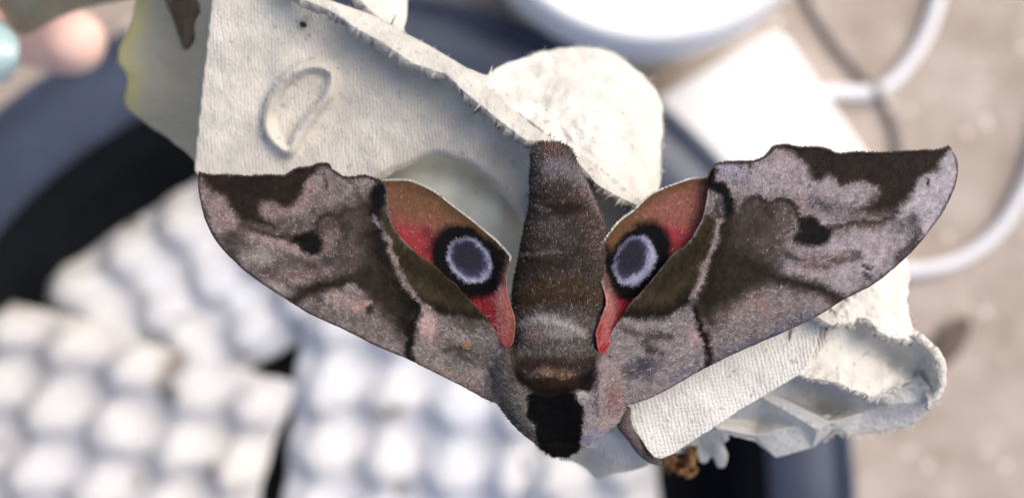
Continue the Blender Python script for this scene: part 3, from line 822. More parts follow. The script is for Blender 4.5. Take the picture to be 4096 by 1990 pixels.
# ---- depth of the wings (mm below the lens)
dep_fl = rbf([(797, 690, 89.5), (1250, 660, 88.6), (1540, 730, 88.0), (850, 950, 88.6), (1150, 1180, 87.0), (1300, 950, 87.0), (1600, 1000, 87.0), (1450, 1350, 86.6), (1800, 1200, 86.6), (1750, 1480, 86.2), (2000, 1400, 86.0), (2050, 1600, 86.5), (1000, 720, 89.2), (1960, 1600, 87.0)])
dep_fr = rbf([(3796, 585, 88.5), (3200, 580, 88.0), (2840, 690, 88.0), (3780, 800, 88.2), (3350, 1210, 86.8), (3150, 900, 86.8), (2780, 1000, 87.0), (2950, 1400, 86.4), (2600, 1250, 86.6), (2700, 1520, 86.4), (2420, 1420, 86.0), (2480, 1640, 87.0)])
dep_hl = rbf([(1450, 720, 89.6), (1700, 760, 89.4), (2000, 980, 88.4), (2040, 1040, 87.6), (2025, 1150, 87.2), (2055, 1300, 85.2), (2030, 1385, 85.2), (1960, 1150, 88.6), (1860, 1030, 88.8), (1700, 1000, 89.2), (1900, 1230, 88.6), (1980, 1330, 86.6)])
dep_hr = rbf([(2850, 720, 89.4), (2600, 780, 89.3), (2400, 980, 88.4), (2378, 1040, 87.8), (2420, 1180, 87.2), (2390, 1320, 85.2), (2405, 1410, 85.2), (2480, 1180, 88.6), (2550, 1050, 88.8), (2750, 950, 89.0), (2520, 1250, 88.6), (2440, 1330, 86.6)])

fold_l = zA((1270, 600), (1320, 740), (1400, 900), (1450, 980), (1500, 1060), (1530, 1110)); fold_l += zO((1045, 820), (1032, 860), (1036, 905))
fold_r = zB((680, 330), (660, 440), (640, 540), (600, 620), (560, 720), (535, 790), (560, 900), (600, 980), (605, 1060), (600, 1095))
def relief(fold, side):
    def f(x, y):
        d = seg_dist(x, y, smooth(fold, 3, False))
        r = -0.42 * np.exp(-(d / 38) ** 2)                              # raised vein along the fold
        for v in (veins_r if side else veins_l):
            dv = seg_dist(x, y, v)
            r = r - 0.10 * np.exp(-(dv / 9) ** 2) + 0.16 * np.exp(-(dv / 46) ** 2)
        r = r + 0.22 * fbm(x, y, 150, 40 + side) + 0.05 * noise(x, y, 22, 43)
        return r
    return f

# ---- scale colours
def paint_fl(x, y):
    p = Paint(x, y, (128, 116, 113)); p.k = 1.12; p.g = 0.24  # darker base and gain paint this wing as the shaded side
    p.mottle(0.5, 160, 1); p.mottle(0.30, 42, 51)
    p.poly(zK((830, 130), (960, 90), (1120, 170), (1300, 190), (1280, 300), (1140, 360), (1020, 380), (900, 350), (800, 330), (760, 250)), (140, 127, 126), 26)
    p.poly(zK((470, 360), (620, 400), (760, 350), (900, 360), (1000, 420), (880, 520), (740, 600), (600, 560), (480, 480)), (112, 102, 98), 40)
    p.stroke(zK((480, 380), (560, 410), (700, 390), (790, 330), (810, 240)), 55, (146, 126, 123), 22)
    p.poly(zK((25, 150), (130, 270), (200, 300), (270, 420), (350, 500), (250, 570), (170, 560), (80, 420), (40, 280)), (142, 124, 122), 18)
    p.poly(zA((960, 590), (1060, 520), (1230, 440), (1310, 560), (1290, 700), (1400, 930), (1505, 1110), (1480, 1270), (1330, 1200), (1180, 1090), (1000, 1010), (1080, 960), (1120, 900), (1050, 800), (950, 720)), (64, 55, 45), 60)
    p.ell(zK((1130, 640))[0], (130, 105), 20, (82, 72, 63), 0.8, 0.9)
    p.ell(zK((900, 880))[0], (120, 40), -10, (96, 85, 78), 0.9, 0.7)
    p.stroke(zA((1270, 640), (1310, 780), (1390, 930), (1460, 1060), (1490, 1170), (1480, 1260)), 90, (42, 35, 28), 50)
    p.poly(zA((1330, 560), (1440, 740), (1640, 870), (1850, 1080), (1990, 1230), (1800, 1240), (1560, 1110), (1430, 930), (1330, 740)), (76, 66, 47), 12)
    p.stroke(zA((1400, 800), (1500, 900), (1640, 960), (1760, 1040)), 60, (58, 50, 34), 40)
    p.stroke(zA((1530, 1110), (1640, 1170), (1780, 1215), (1960, 1240)), 62, (34, 29, 20), 30)
    p.stroke(zA((1330, 700), (1350, 780), (1400, 900), (1450, 985), (1500, 1060), (1530, 1100)), 16, (150, 135, 130), 10, 0.85)
    p.stroke(zA((1290, 620), (1320, 720)), 18, (150, 140, 138), 8, 0.8)
    # apex patch
    p.poly(zK((40, 118), (330, 140), (620, 130), (700, 80), (760, 80), (860, 55), (900, 45), (960, 50), (1000, 100), (960, 96), (890, 112), (830, 170), (775, 235), (755, 310), (620, 365), (480, 335), (470, 440), (600, 525), (420, 500), (340, 478), (270, 405), (205, 290), (135, 258), (50, 165)), (50, 39, 34), 17, 0.96, sm=2)
    p.stroke(zK((620, 128), (760, 78), (900, 45), (980, 80), (1060, 150), (1180, 140), (1320, 175)), 16, (45, 35, 32), 9)
    p.stroke(zK((330, 515), (480, 560), (620, 595), (740, 605)), 26, (78, 64, 54), 18)
    p.stroke(zK((330, 540), (480, 610), (640, 650)), 30, (120, 104, 96), 16)
    p.stroke(zK((420, 600), (560, 640), (700, 660), (860, 730)), 34, (158, 139, 135), 18)
    p.ell(zK((480, 745))[0], (75, 36), 14, (150, 142, 139), 0.7)
    p.ell(zK((640, 970))[0], (55, 32), 30, (152, 145, 142), 0.5)
    p.ell(zK((730, 890))[0], (60, 28), 0, (150, 134, 132), 0.5)
    p.stroke(zK((580, 790), (720, 770), (900, 790), (1000, 780)), 40, (106, 95, 91), 26)
    p.stroke(zK((500, 830), (590, 880), (690, 960)), 26, (104, 92, 88), 18, 0.8)
    p.stroke(zK((650, 880), (800, 860), (960, 830)), 24, (128, 108, 104), 18)
    # discal spot
    p.poly(zK((690, 610), (800, 562), (860, 545), (900, 600), (940, 655), (912, 705), (852, 718), (785, 685), (700, 640)), (22, 18, 17), 12, 0.97)
    p.stroke(zK((880, 545), (888, 480), (930, 435), (985, 440), (1030, 490), (1060, 540), (1090, 590)), 12, (58, 49, 44), 9)
    p.stroke(zK((1040, 445), (1090, 392), (1160, 400), (1200, 440)), 12, (58, 49, 44), 9)
    p.poly(zK((900, 520), (940, 450), (1000, 460), (1040, 520), (980, 560)), (96, 85, 79), 20)
    p.poly(zK((930, 590), (1030, 540), (1060, 610), (1000, 700), (940, 690)), (138, 120, 117), 22)
    p.ell(zK((1180, 470))[0], (70, 40), 30, (88, 78, 70), 0.5)
    p.ell(zK((1110, 700))[0], (60, 70), 0, (98, 86, 82), 0.6)
    p.ell(zK((960, 770))[0], (26, 16), 0, (78, 74, 74), 0.5)
    # median band
    p.stroke(zK((690, 1045), (800, 985), (950, 945), (1080, 922), (1200, 872), (1400, 850)), 52, (60, 51, 42), 26)
    p.stroke(zK((850, 960), (1000, 940), (1090, 925)), 24, (46, 40, 34), 18)
    p.poly(zK((940, 1000), (1080, 950), (1190, 1000), (1220, 1080), (1100, 1130), (980, 1100)), (150, 130, 127), 20)
    p.ell(zK((1130, 960))[0], (30, 20), 0, (136, 128, 126), 0.5)
    p.stroke(zK((1140, 1110), (1200, 1090), (1250, 1060)), 22, (160, 130, 124), 10)
    p.ell(zK((1260, 1100))[0], (14, 14), 0, (62, 54, 50), 0.5)
    p.stroke(zK((820, 1090), (950, 1130), (1150, 1190), (1320, 1260)), 46, (122, 114, 111), 26)
    # costal marks
    p.stroke(zK((255, 580), (265, 680), (310, 770)), 44, (86, 80, 76), 24)
    p.stroke(zK((60, 380), (120, 540), (200, 690), (320, 810)), 16, (92, 86, 84), 12, 0.8)
    p.ell(zK((320, 620))[0], (40, 24), 20, (100, 92, 88), 0.6)
    # tornus
    p.poly(zK((1310, 190), (1372, 200), (1372, 360), (1330, 420), (1290, 400), (1250, 340), (1262, 270)), (19, 16, 18), 14)
    p.stroke(zK((1280, 400), (1310, 480), (1330, 560)), 30, (30, 26, 27), 14)
    p.stroke(zK((1290, 450), (1320, 520)), 12, (150, 145, 145), 8, 0.7)
    for a in (((1120, 160), (1170, 320)), ((930, 120), (950, 260)), ((1150, 180), (1190, 330))):
        p.stroke(zK(*a), 5, (70, 58, 55), 5, 0.7)
    # base of the wing
    base = zA((1530, 1100), (1560, 1120)) + [(1800, 1275), (1960, 1290), (2110, 1420), (2110, 1600), (1960, 1580), (1700, 1440), (1640, 1400), (1660, 1300)]
    p.poly(base, (128, 120, 117), 16)
    p.ell((1710, 1300), (45, 70), -20, (168, 143, 140), 0.5)
    p.ell((1880, 1300), (90, 26), 10, (100, 92, 88), 0.5)
    p.ell((1880, 1430), (66, 36), 25, (84, 82, 84), 0.8, 0.75)
    p.stroke([(1790, 1408), (1830, 1398), (1880, 1405)], 16, (62, 54, 48), 14, 0.7)
    p.stroke([(1930, 1340), (2010, 1420)], 30, (150, 143, 140), 18, 0.7)
    p.ell((1868, 1384), (17, 12), 20, (150, 108, 78), 0.3, warp=False)
    p.stroke([(1700, 1450), (1850, 1510), (1960, 1540)], 26, (142, 120, 114), 16, 0.6)
    p.stroke(zO((1042, 762), (1050, 800), (1036, 845), (1032, 880), (1038, 908)), 34, (26, 21, 19), 12)
    p.stroke([(830, 900), (1000, 1130), (1200, 1240), (1500, 1380), (1800, 1500), (1960, 1590)], 10, (58, 52, 49), 8, 0.8, warp=False) if False else None
    d = seg_dist(p.x, p.y, costa_l); p.lay(sstep(13, 4, d), (58, 51, 47), 0.65)
    p.mottle(0.45, 16, 8); p.mottle(0.14, 60, 81)
    return p.out()

def paint_fr(x, y):
    p = Paint(x, y, (136, 125, 126)); p.k = 1.22; p.g = 0.26  # paler base and gain paint this wing as the lit side
    p.mottle(0.5, 160, 2); p.mottle(0.30, 42, 52)
    p.poly(zL((-340, 330), (-200, 250), (0, 180), (120, 100), (230, 170), (330, 260), (370, 350), (470, 330), (640, 360), (770, 380), (740, 470), (600, 520), (500, 620), (420, 600), (300, 560), (200, 470), (80, 440), (-100, 420)), (160, 149, 153), 30)
    p.ell(zB((722, 225))[0], (75, 40), 20, (146, 140, 156), 0.5)
    p.poly(zL((300, 440), (420, 450), (600, 520), (560, 600), (460, 580), (340, 540)), (112, 105, 108), 30)
    p.stroke(zL((240, 470), (270, 540), (300, 590)), 30, (150, 128, 124), 16)
    p.poly(zL((1345, 120), (1395, 200), (1380, 330), (1300, 540), (1180, 720), (1080, 650), (960, 620), (1000, 540), (1070, 430), (1130, 310), (1240, 270)), (176, 169, 175), 14)
    p.poly(zL((500, 720), (700, 690), (920, 650), (1060, 660), (1100, 760), (940, 900), (760, 1020), (560, 1140), (480, 1060), (300, 1010), (120, 980), (200, 850), (400, 800)), (164, 154, 158), 36)
    p.poly(zL((300, 850), (500, 830), (600, 870), (520, 940), (400, 980), (260, 960)), (132, 112, 110), 30)
    p.ell(zL((660, 860))[0], (34, 20), 20, (100, 94, 96), 0.6)
    p.stroke(zL((440, 940), (520, 900), (620, 880)), 20, (110, 96, 94), 14, 0.8)
    # apex patch
    p.poly(zL((1352, 70), (1345, 118), (1330, 132), (1270, 200), (1232, 268), (1130, 300), (1072, 400), (1000, 490), (930, 555), (800, 570), (650, 545), (720, 500), (810, 470), (830, 400), (760, 345), (640, 340), (560, 368), (475, 285), (420, 330), (360, 318), (330, 240), (262, 190), (200, 125), (100, 80), (120, 50), (300, 70), (420, 75), (560, 110), (700, 100), (900, 100), (1100, 90), (1250, 90)), (54, 42, 37), 17, 0.96, sm=2)
    p.stroke(zL((640, 560), (760, 560), (880, 560)), 26, (110, 90, 82), 16, 0.8)
    p.stroke(zL((-170, 180), (-60, 150), (20, 150), (80, 85), (180, 70), (420, 85)), 13, (48, 38, 35), 8)
    for a in (((-90, 180), (-80, 300)), ((330, 370), (360, 300)), ((590, 560), (650, 480))):
        p.stroke(zL(*a), 5, (74, 62, 60), 5, 0.7)
    p.ell(zL((1178, 332))[0], (8, 10), 0, (60, 50, 48), 0.4)
    # scalloped lines
    p.poly(zL((0, 560), (60, 490), (180, 480), (240, 570), (240, 700), (120, 720), (20, 660)), (108, 96, 92), 22)
    p.poly(zL((20, 620), (120, 580), (200, 660), (180, 800), (60, 820)), (136, 120, 120), 26)
    p.stroke(zL((0, 590), (30, 510), (110, 470), (190, 490), (240, 560), (268, 610)), 17, (56, 47, 43), 10)
    p.poly(zB((770, 370), (830, 335), (870, 370), (870, 440), (800, 470)), (98, 86, 80), 22)
    p.stroke(zB((755, 380), (790, 345), (830, 330), (866, 355), (880, 410)), 18, (56, 47, 43), 12)
    # discal spot and line
    p.poly(zL((262, 608), (358, 594), (420, 648), (520, 660), (495, 715), (440, 780), (340, 802), (225, 780), (212, 740), (250, 690)), (22, 18, 18), 14, 0.97)
    p.stroke(zL((500, 668), (650, 645), (760, 630), (900, 600), (960, 560)), 20, (70, 58, 53), 13)
    p.stroke(zL((520, 690), (680, 668), (860, 640)), 24, (118, 100, 95), 14, 0.8)
    p.stroke(zL((170, 860), (240, 880)), 26, (92, 87, 88), 20)
    # median band and dark field
    p.poly(zB((660, 540), (720, 450), (850, 450), (900, 560), (930, 650), (860, 740), (760, 800), (650, 880), (590, 990), (560, 920), (545, 820), (600, 720)), (60, 52, 43), 60)
    p.ell(zB((800, 480))[0], (140, 110), -20, (84, 74, 67), 0.8, 0.85)
    p.ell(zB((870, 560))[0], (55, 60), 0, (98, 86, 82), 0.6)
    p.stroke(zB((690, 380), (670, 500), (620, 680), (580, 800)), 60, (48, 40, 32), 40)
    p.stroke(zB((700, 600), (860, 680), (1000, 716), (1110, 755), (1200, 792)), 48, (58, 50, 44), 26)
    p.poly(zB((800, 790), (880, 750), (1040, 790), (1100, 830), (960, 880), (840, 900), (720, 930), (700, 860)), (138, 124, 123), 28)
    p.stroke(zB((640, 880), (700, 850), (780, 800), (840, 760)), 20, (122, 98, 90), 16, 0.8)
    p.ell(zB((840, 820))[0], (40, 16), 20, (150, 118, 112), 0.5)
    # olive field beside the hindwing
    p.poly(zB((605, 400), (648, 500), (600, 620), (530, 760), (420, 870), (300, 890), (230, 850), (300, 760), (430, 610), (560, 490)), (78, 66, 48), 12)
    p.stroke(zB((560, 560), (480, 640), (400, 720)), 60, (62, 54, 37), 36)
    p.stroke(zB((225, 865), (320, 882), (440, 850), (530, 785)), 54, (34, 29, 21), 26)
    p.stroke(zB((655, 440), (640, 540), (600, 620), (560, 720), (530, 780)), 18, (158, 143, 141), 12, 0.85)
    p.stroke(zB((680, 330), (672, 390)), 18, (150, 145, 148), 10)
    # tornus
    p.stroke(zB((622, 205), (612, 260), (650, 290), (690, 330), (690, 385)), 40, (18, 15, 17), 12)
    # costa and base
    base = zB((540, 800), (560, 900), (600, 990), (600, 1110), (380, 1230), (200, 1280)) + [(2360, 1600), (2360, 1420)] + zB((150, 1000), (200, 900), (320, 890), (440, 860))
    p.poly(base, (142, 132, 132), 16)
    p.ell(zB((545, 950))[0], (40, 60), 0, (172, 147, 147), 0.5)
    p.ell(zB((300, 1108))[0], (74, 38), -15, (72, 72, 88), 0.8, 0.8)
    p.stroke(zB((360, 1030), (300, 990), (420, 960)), 30, (92, 84, 84), 18)
    p.stroke(zB((330, 1030), (400, 1045)), 14, (66, 58, 54), 12, 0.7)
    p.stroke(zB((210, 930), (300, 960), (360, 940)), 24, (96, 86, 84), 16)
    p.poly(zB((640, 930), (800, 880), (980, 860), (1100, 840), (900, 950), (700, 1040), (615, 1075)), (128, 118, 118), 20)
    p.stroke(zB((640, 1060), (800, 985), (960, 910), (1100, 850)), 26, (106, 106, 120), 14)
    p.stroke(zB((430, 1150), (560, 1090)), 24, (112, 112, 122), 14)
    p.stroke(zB((543, 825), (560, 905), (598, 985), (604, 1060), (600, 1095)), 28, (28, 22, 20), 12)
    # outer costal marks
    p.stroke(zL((1060, 600), (1095, 720), (1060, 800), (970, 870)), 40, (88, 82, 84), 24)
    p.ell(zL((1000, 650))[0], (50, 30), 20, (128, 120, 124), 0.6)
    p.ell(zL((745, 940))[0], (26, 12), 0, (92, 88, 92), 0.5); p.ell(zL((740, 1010))[0], (24, 16), 20, (84, 80, 84), 0.5)
    d = seg_dist(p.x, p.y, costa_r); p.lay(sstep(13, 4, d), (64, 54, 49), 0.65)
    p.mottle(0.45, 16, 9); p.mottle(0.14, 60, 82)
    return p.out()

def paint_h(x, y, left):
    p = Paint(x, y, (128, 92, 66)); p.k, p.g = 0.78, 0.0; p.tint = np.ones(3)
    z = zM if left else zN
    if left:
        p.poly(z((100, 430), (210, 440), (300, 480), (460, 520), (560, 640), (500, 760), (380, 760), (200, 640)), (150, 98, 84), 60)
        p.poly(z((200, 560), (300, 560), (440, 600), (500, 700), (500, 820), (380, 760), (240, 640)), (172, 62, 70), 50)
        p.stroke(z((430, 700), (460, 650), (420, 600)), 26, (90, 30, 36), 26, 0.6)
        p.stroke(z((200, 320), (330, 330), (480, 390), (600, 490), (740, 600), (840, 690)), 34, (92, 70, 46), 24, 0.8)
        p.poly(z((640, 940), (800, 920), (880, 1020), (900, 1240), (800, 1300), (640, 1080)), (168, 52, 62), 20)
        p.stroke(z((860, 760), (850, 850), (845, 930), (880, 1060)), 60, (150, 108, 102), 30)
        p.stroke(z((855, 940), (880, 1080), (870, 1190)), 30, (196, 116, 108), 22)  # light pink stroke paints a highlight along the rolled lobe
        p.stroke(z((820, 880), (840, 980), (850, 1150)), 18, (190, 130, 122), 14, 0.6)
        c0, c1, ang = z((655, 770))[0], z((668, 757))[0], 48
        R0, R1, R2 = (170, 124), (101, 75), (88, 61)
        c2 = z((664, 745))[0]
        p.stroke(z((790, 700), (850, 730), (840, 790), (760, 900)), 40, (10, 8, 12), 16)
        fr = z((170, 305), (330, 305), (470, 366), (570, 443), (680, 526), (780, 610), (825, 650), (890, 724))
    else:
        p.poly(z((740, 200), (640, 220), (440, 260), (380, 360), (450, 430), (600, 560), (760, 440)), (166, 106, 92), 60)
        p.poly(z((720, 430), (620, 440), (480, 430), (500, 560), (560, 600), (700, 520)), (172, 66, 72), 46)
        p.stroke(z((730, 160), (600, 185), (480, 230), (380, 300), (240, 420), (150, 540)), 34, (112, 84, 56), 22, 0.8)
        p.poly(z((330, 800), (220, 810), (190, 850), (120, 1020), (140, 1150), (280, 1100)), (172, 50, 62), 20)
        p.stroke(z((120, 620), (150, 720), (185, 800), (190, 900)), 46, (150, 118, 110), 24)
        p.stroke(z((190, 820), (178, 950), (160, 1060)), 26, (198, 128, 122), 18, 0.8)  # painted highlight on the rolled lobe of this side
        c0, c1, ang = z((355, 630))[0], z((330, 622))[0], -62
        R0, R1, R2 = (170, 120), (101, 76), (86, 61)
        c2 = z((315, 612))[0]
        p.stroke(z((160, 540), (190, 640), (240, 780)), 40, (10, 8, 12), 16)
        p.stroke(z((110, 590), (130, 560), (150, 620)), 24, (30, 22, 20), 12)
        fr = z((740, 152), (600, 170), (430, 238), (330, 328), (240, 398), (150, 513), (104, 590))
    p.ell(c0, R0, ang, (8, 7, 11), 0.13)
    p.ell(c1, R1, ang, (188, 191, 218), 0.10)
    p.ell(c2, R2, ang, (70, 70, 100), 0.20)
    p.ell((c2[0] - (2 if left else 6), c2[1] - 8), (R2[0] * 0.8, R2[1] * 0.8), ang, (48, 46, 58), 0.35)
    d = seg_dist(p.x, p.y, fr); p.lay(sstep(7, 1, d), (170, 158, 142), 0.6)
    for k in range(7):
        q = z((260 + 40 * k, 380), (330 + 42 * k, 560)) if left else z((690 - 40 * k, 190), (620 - 42 * k, 420))
        p.stroke(q, 4, (110, 72, 56), 5, 0.35)
    p.mottle(0.18, 14, 12)
    return p.out()

costa_l = np.array(zJ((1530, 636), (1450, 603), (1350, 548), (1200, 472), (1050, 397), (800, 290), (600, 187), (430, 112), (350, 72), (240, 0)) + zA((740, 1108), (600, 1030), (440, 915), (300, 780), (200, 620), (154, 450), (148, 300)))
costa_r = np.array(zD((1320, 655), (1450, 610), (1600, 530), (1743, 446)) + zB((700, 1052), (850, 985), (1000, 920), (1120, 860), (1220, 795), (1350, 730), (1450, 652), (1530, 580), (1600, 500), (1660, 420), (1700, 350), (1730, 280), (1743, 220), (1726, 128)))

def veins(base, ends):
    lines = []
    for e in ends:
        a, b = np.array(base, float), np.array(e, float)
        mid = (a + b) / 2 + np.array([-(b - a)[1], (b - a)[0]]) * 0.05
        lines.append(smooth([a, mid, b], 5, False))
    return lines
veins_l = veins((1990, 1480), [(800, 760), (880, 1000), (1010, 1130), (900, 700), (1060, 690), (1210, 670), (1310, 670), (1430, 705), (1530, 740)])
veins_r = veins((2430, 1480), [(3810, 700), (3740, 900), (3560, 1080), (3640, 600), (3460, 610), (3300, 590), (3150, 590), (2990, 640), (2860, 690)])
def wing(name, outline, depth, paint, rel, mat, step=4.0, thick=0.16, amp=2.5):
    ol = rough(smooth(outline, 6), amp, 9, 61)
    x, y, q = clip_grid(ol, step)
    d = depth(x, y) + rel(x, y)
    o = mesh_obj(name, P(x, y, d), q, mat, moth, colors=paint(x, y))
    solidify(o, thick / 1000)
    return o, ol
rel_l, rel_r = relief(fold_l, 0), relief(fold_r, 1)
def rel_h(seed):
    return lambda x, y: 0.10 * fbm(x, y, 90, seed)
W1, ol1 = wing('forewing', fw_l, dep_fl, paint_fl, rel_l, M_wing)
W2, ol2 = wing('forewing', fw_r, dep_fr, paint_fr, rel_r, M_wing)
W3, ol3 = wing('hindwing', hw_l, dep_hl, lambda x, y: paint_h(x, y, True), rel_h(5), M_hind)
W4, ol4 = wing('hindwing', hw_r, dep_hr, lambda x, y: paint_h(x, y, False), rel_h(6), M_hind)
W1['label'] = 'forewing with grey pink scales painted darker for the shaded side'; W2['label'] = 'forewing with lilac grey scales painted paler for the lit side'

# ---- hairs and scales: short tapered blades
def blades(name, x, y, d, ang, ln, wd, lift, col, parent, curl=0.0):
    n = len(x)
    ca, sa = np.cos(ang), np.sin(ang)
    a2 = ang + curl
    mx_, my_ = x + ca * ln * 0.5, y + sa * ln * 0.5
    ex, ey = mx_ + np.cos(a2) * ln * 0.5, my_ + np.sin(a2) * ln * 0.5
    px, py = -sa * wd * 0.5, ca * wd * 0.5
    v = np.stack([P(x + px, y + py, d), P(x - px, y - py, d), P(mx_ + px * 0.85, my_ + py * 0.85, d - lift * 0.7), P(mx_ - px * 0.85, my_ - py * 0.85, d - lift * 0.7), P(ex, ey, d - lift)], 1).reshape(-1, 3)
    b = np.arange(n) * 5
    f = np.concatenate([np.stack([b, b + 1, b + 3], 1), np.stack([b, b + 3, b + 2], 1), np.stack([b + 2, b + 3, b + 4], 1)])
    o = mesh_obj(name, v, f, M_fur, parent, colors=np.repeat(col, 5, 0))
    o['kind'] = 'stuff'
    return o

def scatter(outline, n):
    out = np.asarray(outline); lo, hi = out.min(0), out.max(0)
    X = np.empty(0); Y = np.empty(0)
    while len(X) < n:
        x = rng.uniform(lo[0], hi[0], n * 2); y = rng.uniform(lo[1], hi[1], n * 2)
        m = inside(x, y, out); X = np.append(X, x[m]); Y = np.append(Y, y[m])
    return X[:n], Y[:n]

def hair_cols(c, light=0.3, lo=0.74, hi=1.18, tint=(205, 200, 200), mixv=0.45, thr=0.075):
    n = len(c)
    lum = c.mean(1)
    r = c * rng.uniform(lo, hi, n)[:, None]
    pick = (rng.random(n) < light * sstep(thr * 0.5, thr * 2.2, lum))
    m = (pick * rng.uniform(0.2, 1.0, n) * mixv)[:, None]
    return r * (1 - m) + lin(tint) * 1.1 * m

def wing_fur(parent, outline, depth, rel, paint, n, basis, lnr, wdr, light, lift, mixv=0.45):
    x, y = scatter(outline, n)
    c = hair_cols(paint(x, y), light, mixv=mixv)
    dx, dy = x - basis[0], y - basis[1]
    ang = np.arctan2(dy, dx) + rng.normal(0, 0.55, n)
    ln = rng.uniform(*lnr, n); wd = rng.uniform(*wdr, n)
    d = depth(x, y) + rel(x, y) - 0.02
    # keep the tips on the wing
    ex, ey = x + np.cos(ang) * ln, y + np.sin(ang) * ln
    dist = seg_dist(x, y, np.asarray(outline)[::3], True)
    near = np.hypot(dx, dy)
    boost = 1 + 0.9 * np.exp(-(near / 330) ** 2)
    ln = np.where(dist < 14, ln * 0.35, ln) * boost
    wd = np.where(dist < 6, 0.3, wd)
    blades('scales', x, y, d, ang, ln, wd, lift * rng.uniform(0.3, 1.2, n) * boost, c, parent, rng.normal(0, 0.7, n))
wing_fur(W1, ol1, dep_fl, rel_l, paint_fl, 46000, (2080, 1480), (9, 17), (2.4, 4.2), 0.20, 0.06, 0.40)
wing_fur(W2, ol2, dep_fr, rel_r, paint_fr, 46000, (2400, 1480), (9, 17), (2.4, 4.2), 0.26, 0.06, 0.45)
wing_fur(W3, ol3, dep_hl, rel_h(5), lambda x, y: paint_h(x, y, True), 16000, (2040, 1400), (8, 16), (2.0, 3.4), 0.05, 0.05)
wing_fur(W4, ol4, dep_hr, rel_h(6), lambda x, y: paint_h(x, y, False), 16000, (2400, 1400), (8, 16), (2.0, 3.4), 0.05, 0.05)

# pale fringe on the free edge of the hindwings
def fringe(parent, pts, depth, out_dir, n, tone=(208, 202, 192), lnr=(6, 12)):
    s = smooth(pts, 8, False)
    i = rng.integers(0, len(s) - 1, n); t = rng.random(n)[:, None]
    p = s[i] * (1 - t) + s[i + 1] * t
    ang = np.arctan2(out_dir[1], out_dir[0]) + rng.normal(0, 0.45, n)
    col = lin(tone) * 0.9 * rng.uniform(0.6, 1.25, n)[:, None]
    blades('fringe', p[:, 0] - 5 * np.cos(ang), p[:, 1] - 5 * np.sin(ang), depth(p[:, 0], p[:, 1]) - 0.12, ang, rng.uniform(*lnr, n), np.full(n, 3.0), np.full(n, 0.05), col, parent)
fringe(W3, zM((170, 305), (330, 306), (470, 367), (570, 444), (680, 527), (780, 611), (825, 650), (890, 724), (890, 750)), dep_hl, (0.6, -0.8), 480)
fringe(W4, zN((740, 152), (660, 155), (600, 171), (430, 239), (330, 329), (240, 399), (150, 514), (104, 588)), dep_hr, (-0.6, -0.8), 480)

fringe(W1, fw_l[:23], dep_fl, (0.05, -1), 900, (72, 60, 55), (7, 15))
fringe(W2, fw_r[:22], dep_fr, (-0.05, -1), 900, (76, 63, 58), (7, 15))

# ---- body: one lofted skin from the tip of the abdomen to the head
rows = [(568, 2162, 2228, 90.0, 1.0), (574, 2142, 2252, 89.2, 1.7), (588, 2128, 2278, 88.4, 2.5), (616, 2120, 2298, 87.8, 3.1), (660, 2120, 2312, 87.4, 3.5), (700, 2118, 2332, 87.2, 3.8), (760, 2119, 2360, 86.8, 4.2), (830, 2114, 2392, 86.4, 4.6), (900, 2098, 2418, 86.0, 5.0),
        (970, 2084, 2438, 85.6, 5.3), (1040, 2072, 2442, 85.3, 5.5), (1110, 2057, 2438, 85.0, 5.7), (1180, 2047, 2432, 84.7, 5.8), (1240, 2050, 2424, 84.4, 6.0), (1300, 2056, 2412, 84.0, 6.3), (1360, 2052, 2406, 83.6, 6.8),
        (1395, 2036, 2416, 83.4, 7.0), (1418, 1994, 2450, 83.3, 7.0), (1460, 1972, 2474, 83.1, 7.0), (1520, 1962, 2498, 83.1, 7.0), (1570, 1964, 2514, 83.3, 6.8), (1615, 1990, 2512, 83.5, 6.4), (1660, 2022, 2490, 83.9, 5.8), (1700, 2054, 2466, 84.4, 5.2),
        (1740, 2096, 2415, 85.0, 4.4), (1780, 2150, 2346, 85.8, 3.4), (1808, 2190, 2296, 86.7, 2.2), (1824, 2218, 2268, 87.8, 1.0)]
R = np.array(rows)
def row_at(y):
    return [np.interp(y, R[:, 0], R[:, k]) for k in range(1, 5)]
def body_bumps(x, y):
    """tegulae, collar, crest and the rings of the abdomen"""
    d = np.zeros_like(x)
    lt = seg_dist(x, y, smooth(zD((500, 380), (510, 520), (590, 680), (690, 840)), 4, False)); d -= 1.0 * np.exp(-(lt / 55) ** 2)
    rt = seg_dist(x, y, smooth(zD((1180, 420), (1170, 560), (1130, 700), (1060, 860)), 4, False)); d -= 1.1 * np.exp(-(rt / 60) ** 2)
    cr = seg_dist(x, y, smooth(zD((640, 500), (760, 480), (900, 480), (1010, 500)), 4, False)); d -= 1.1 * np.exp(-(cr / 58) ** 2)
    hd = seg_dist(x, y, smooth(zD((840, 700), (860, 880)), 4, False)); d += 0.7 * np.exp(-(hd / 70) ** 2)
    co = seg_dist(x, y, smooth(zD((620, 170), (820, 130), (1040, 180)), 4, False)); d -= 0.35 * np.exp(-(co / 32) ** 2)
    for yy in (700, 790, 880, 965, 1050, 1130):
        d += 0.22 * np.exp(-((y - yy - 14 * np.sin((x - 2120) / 90)) / 12) ** 2)
    return d
def body_top(x, y):
    xl, xr, zt, h = row_at(y)
    c = (xl + xr) / 2; w = (xr - xl) / 2
    u = np.clip((x - c) / w, -1, 1)
    return zt + h * (1 - np.sqrt(np.clip(1 - np.abs(u) ** 2.2, 0, 1))) + body_bumps(x, y)

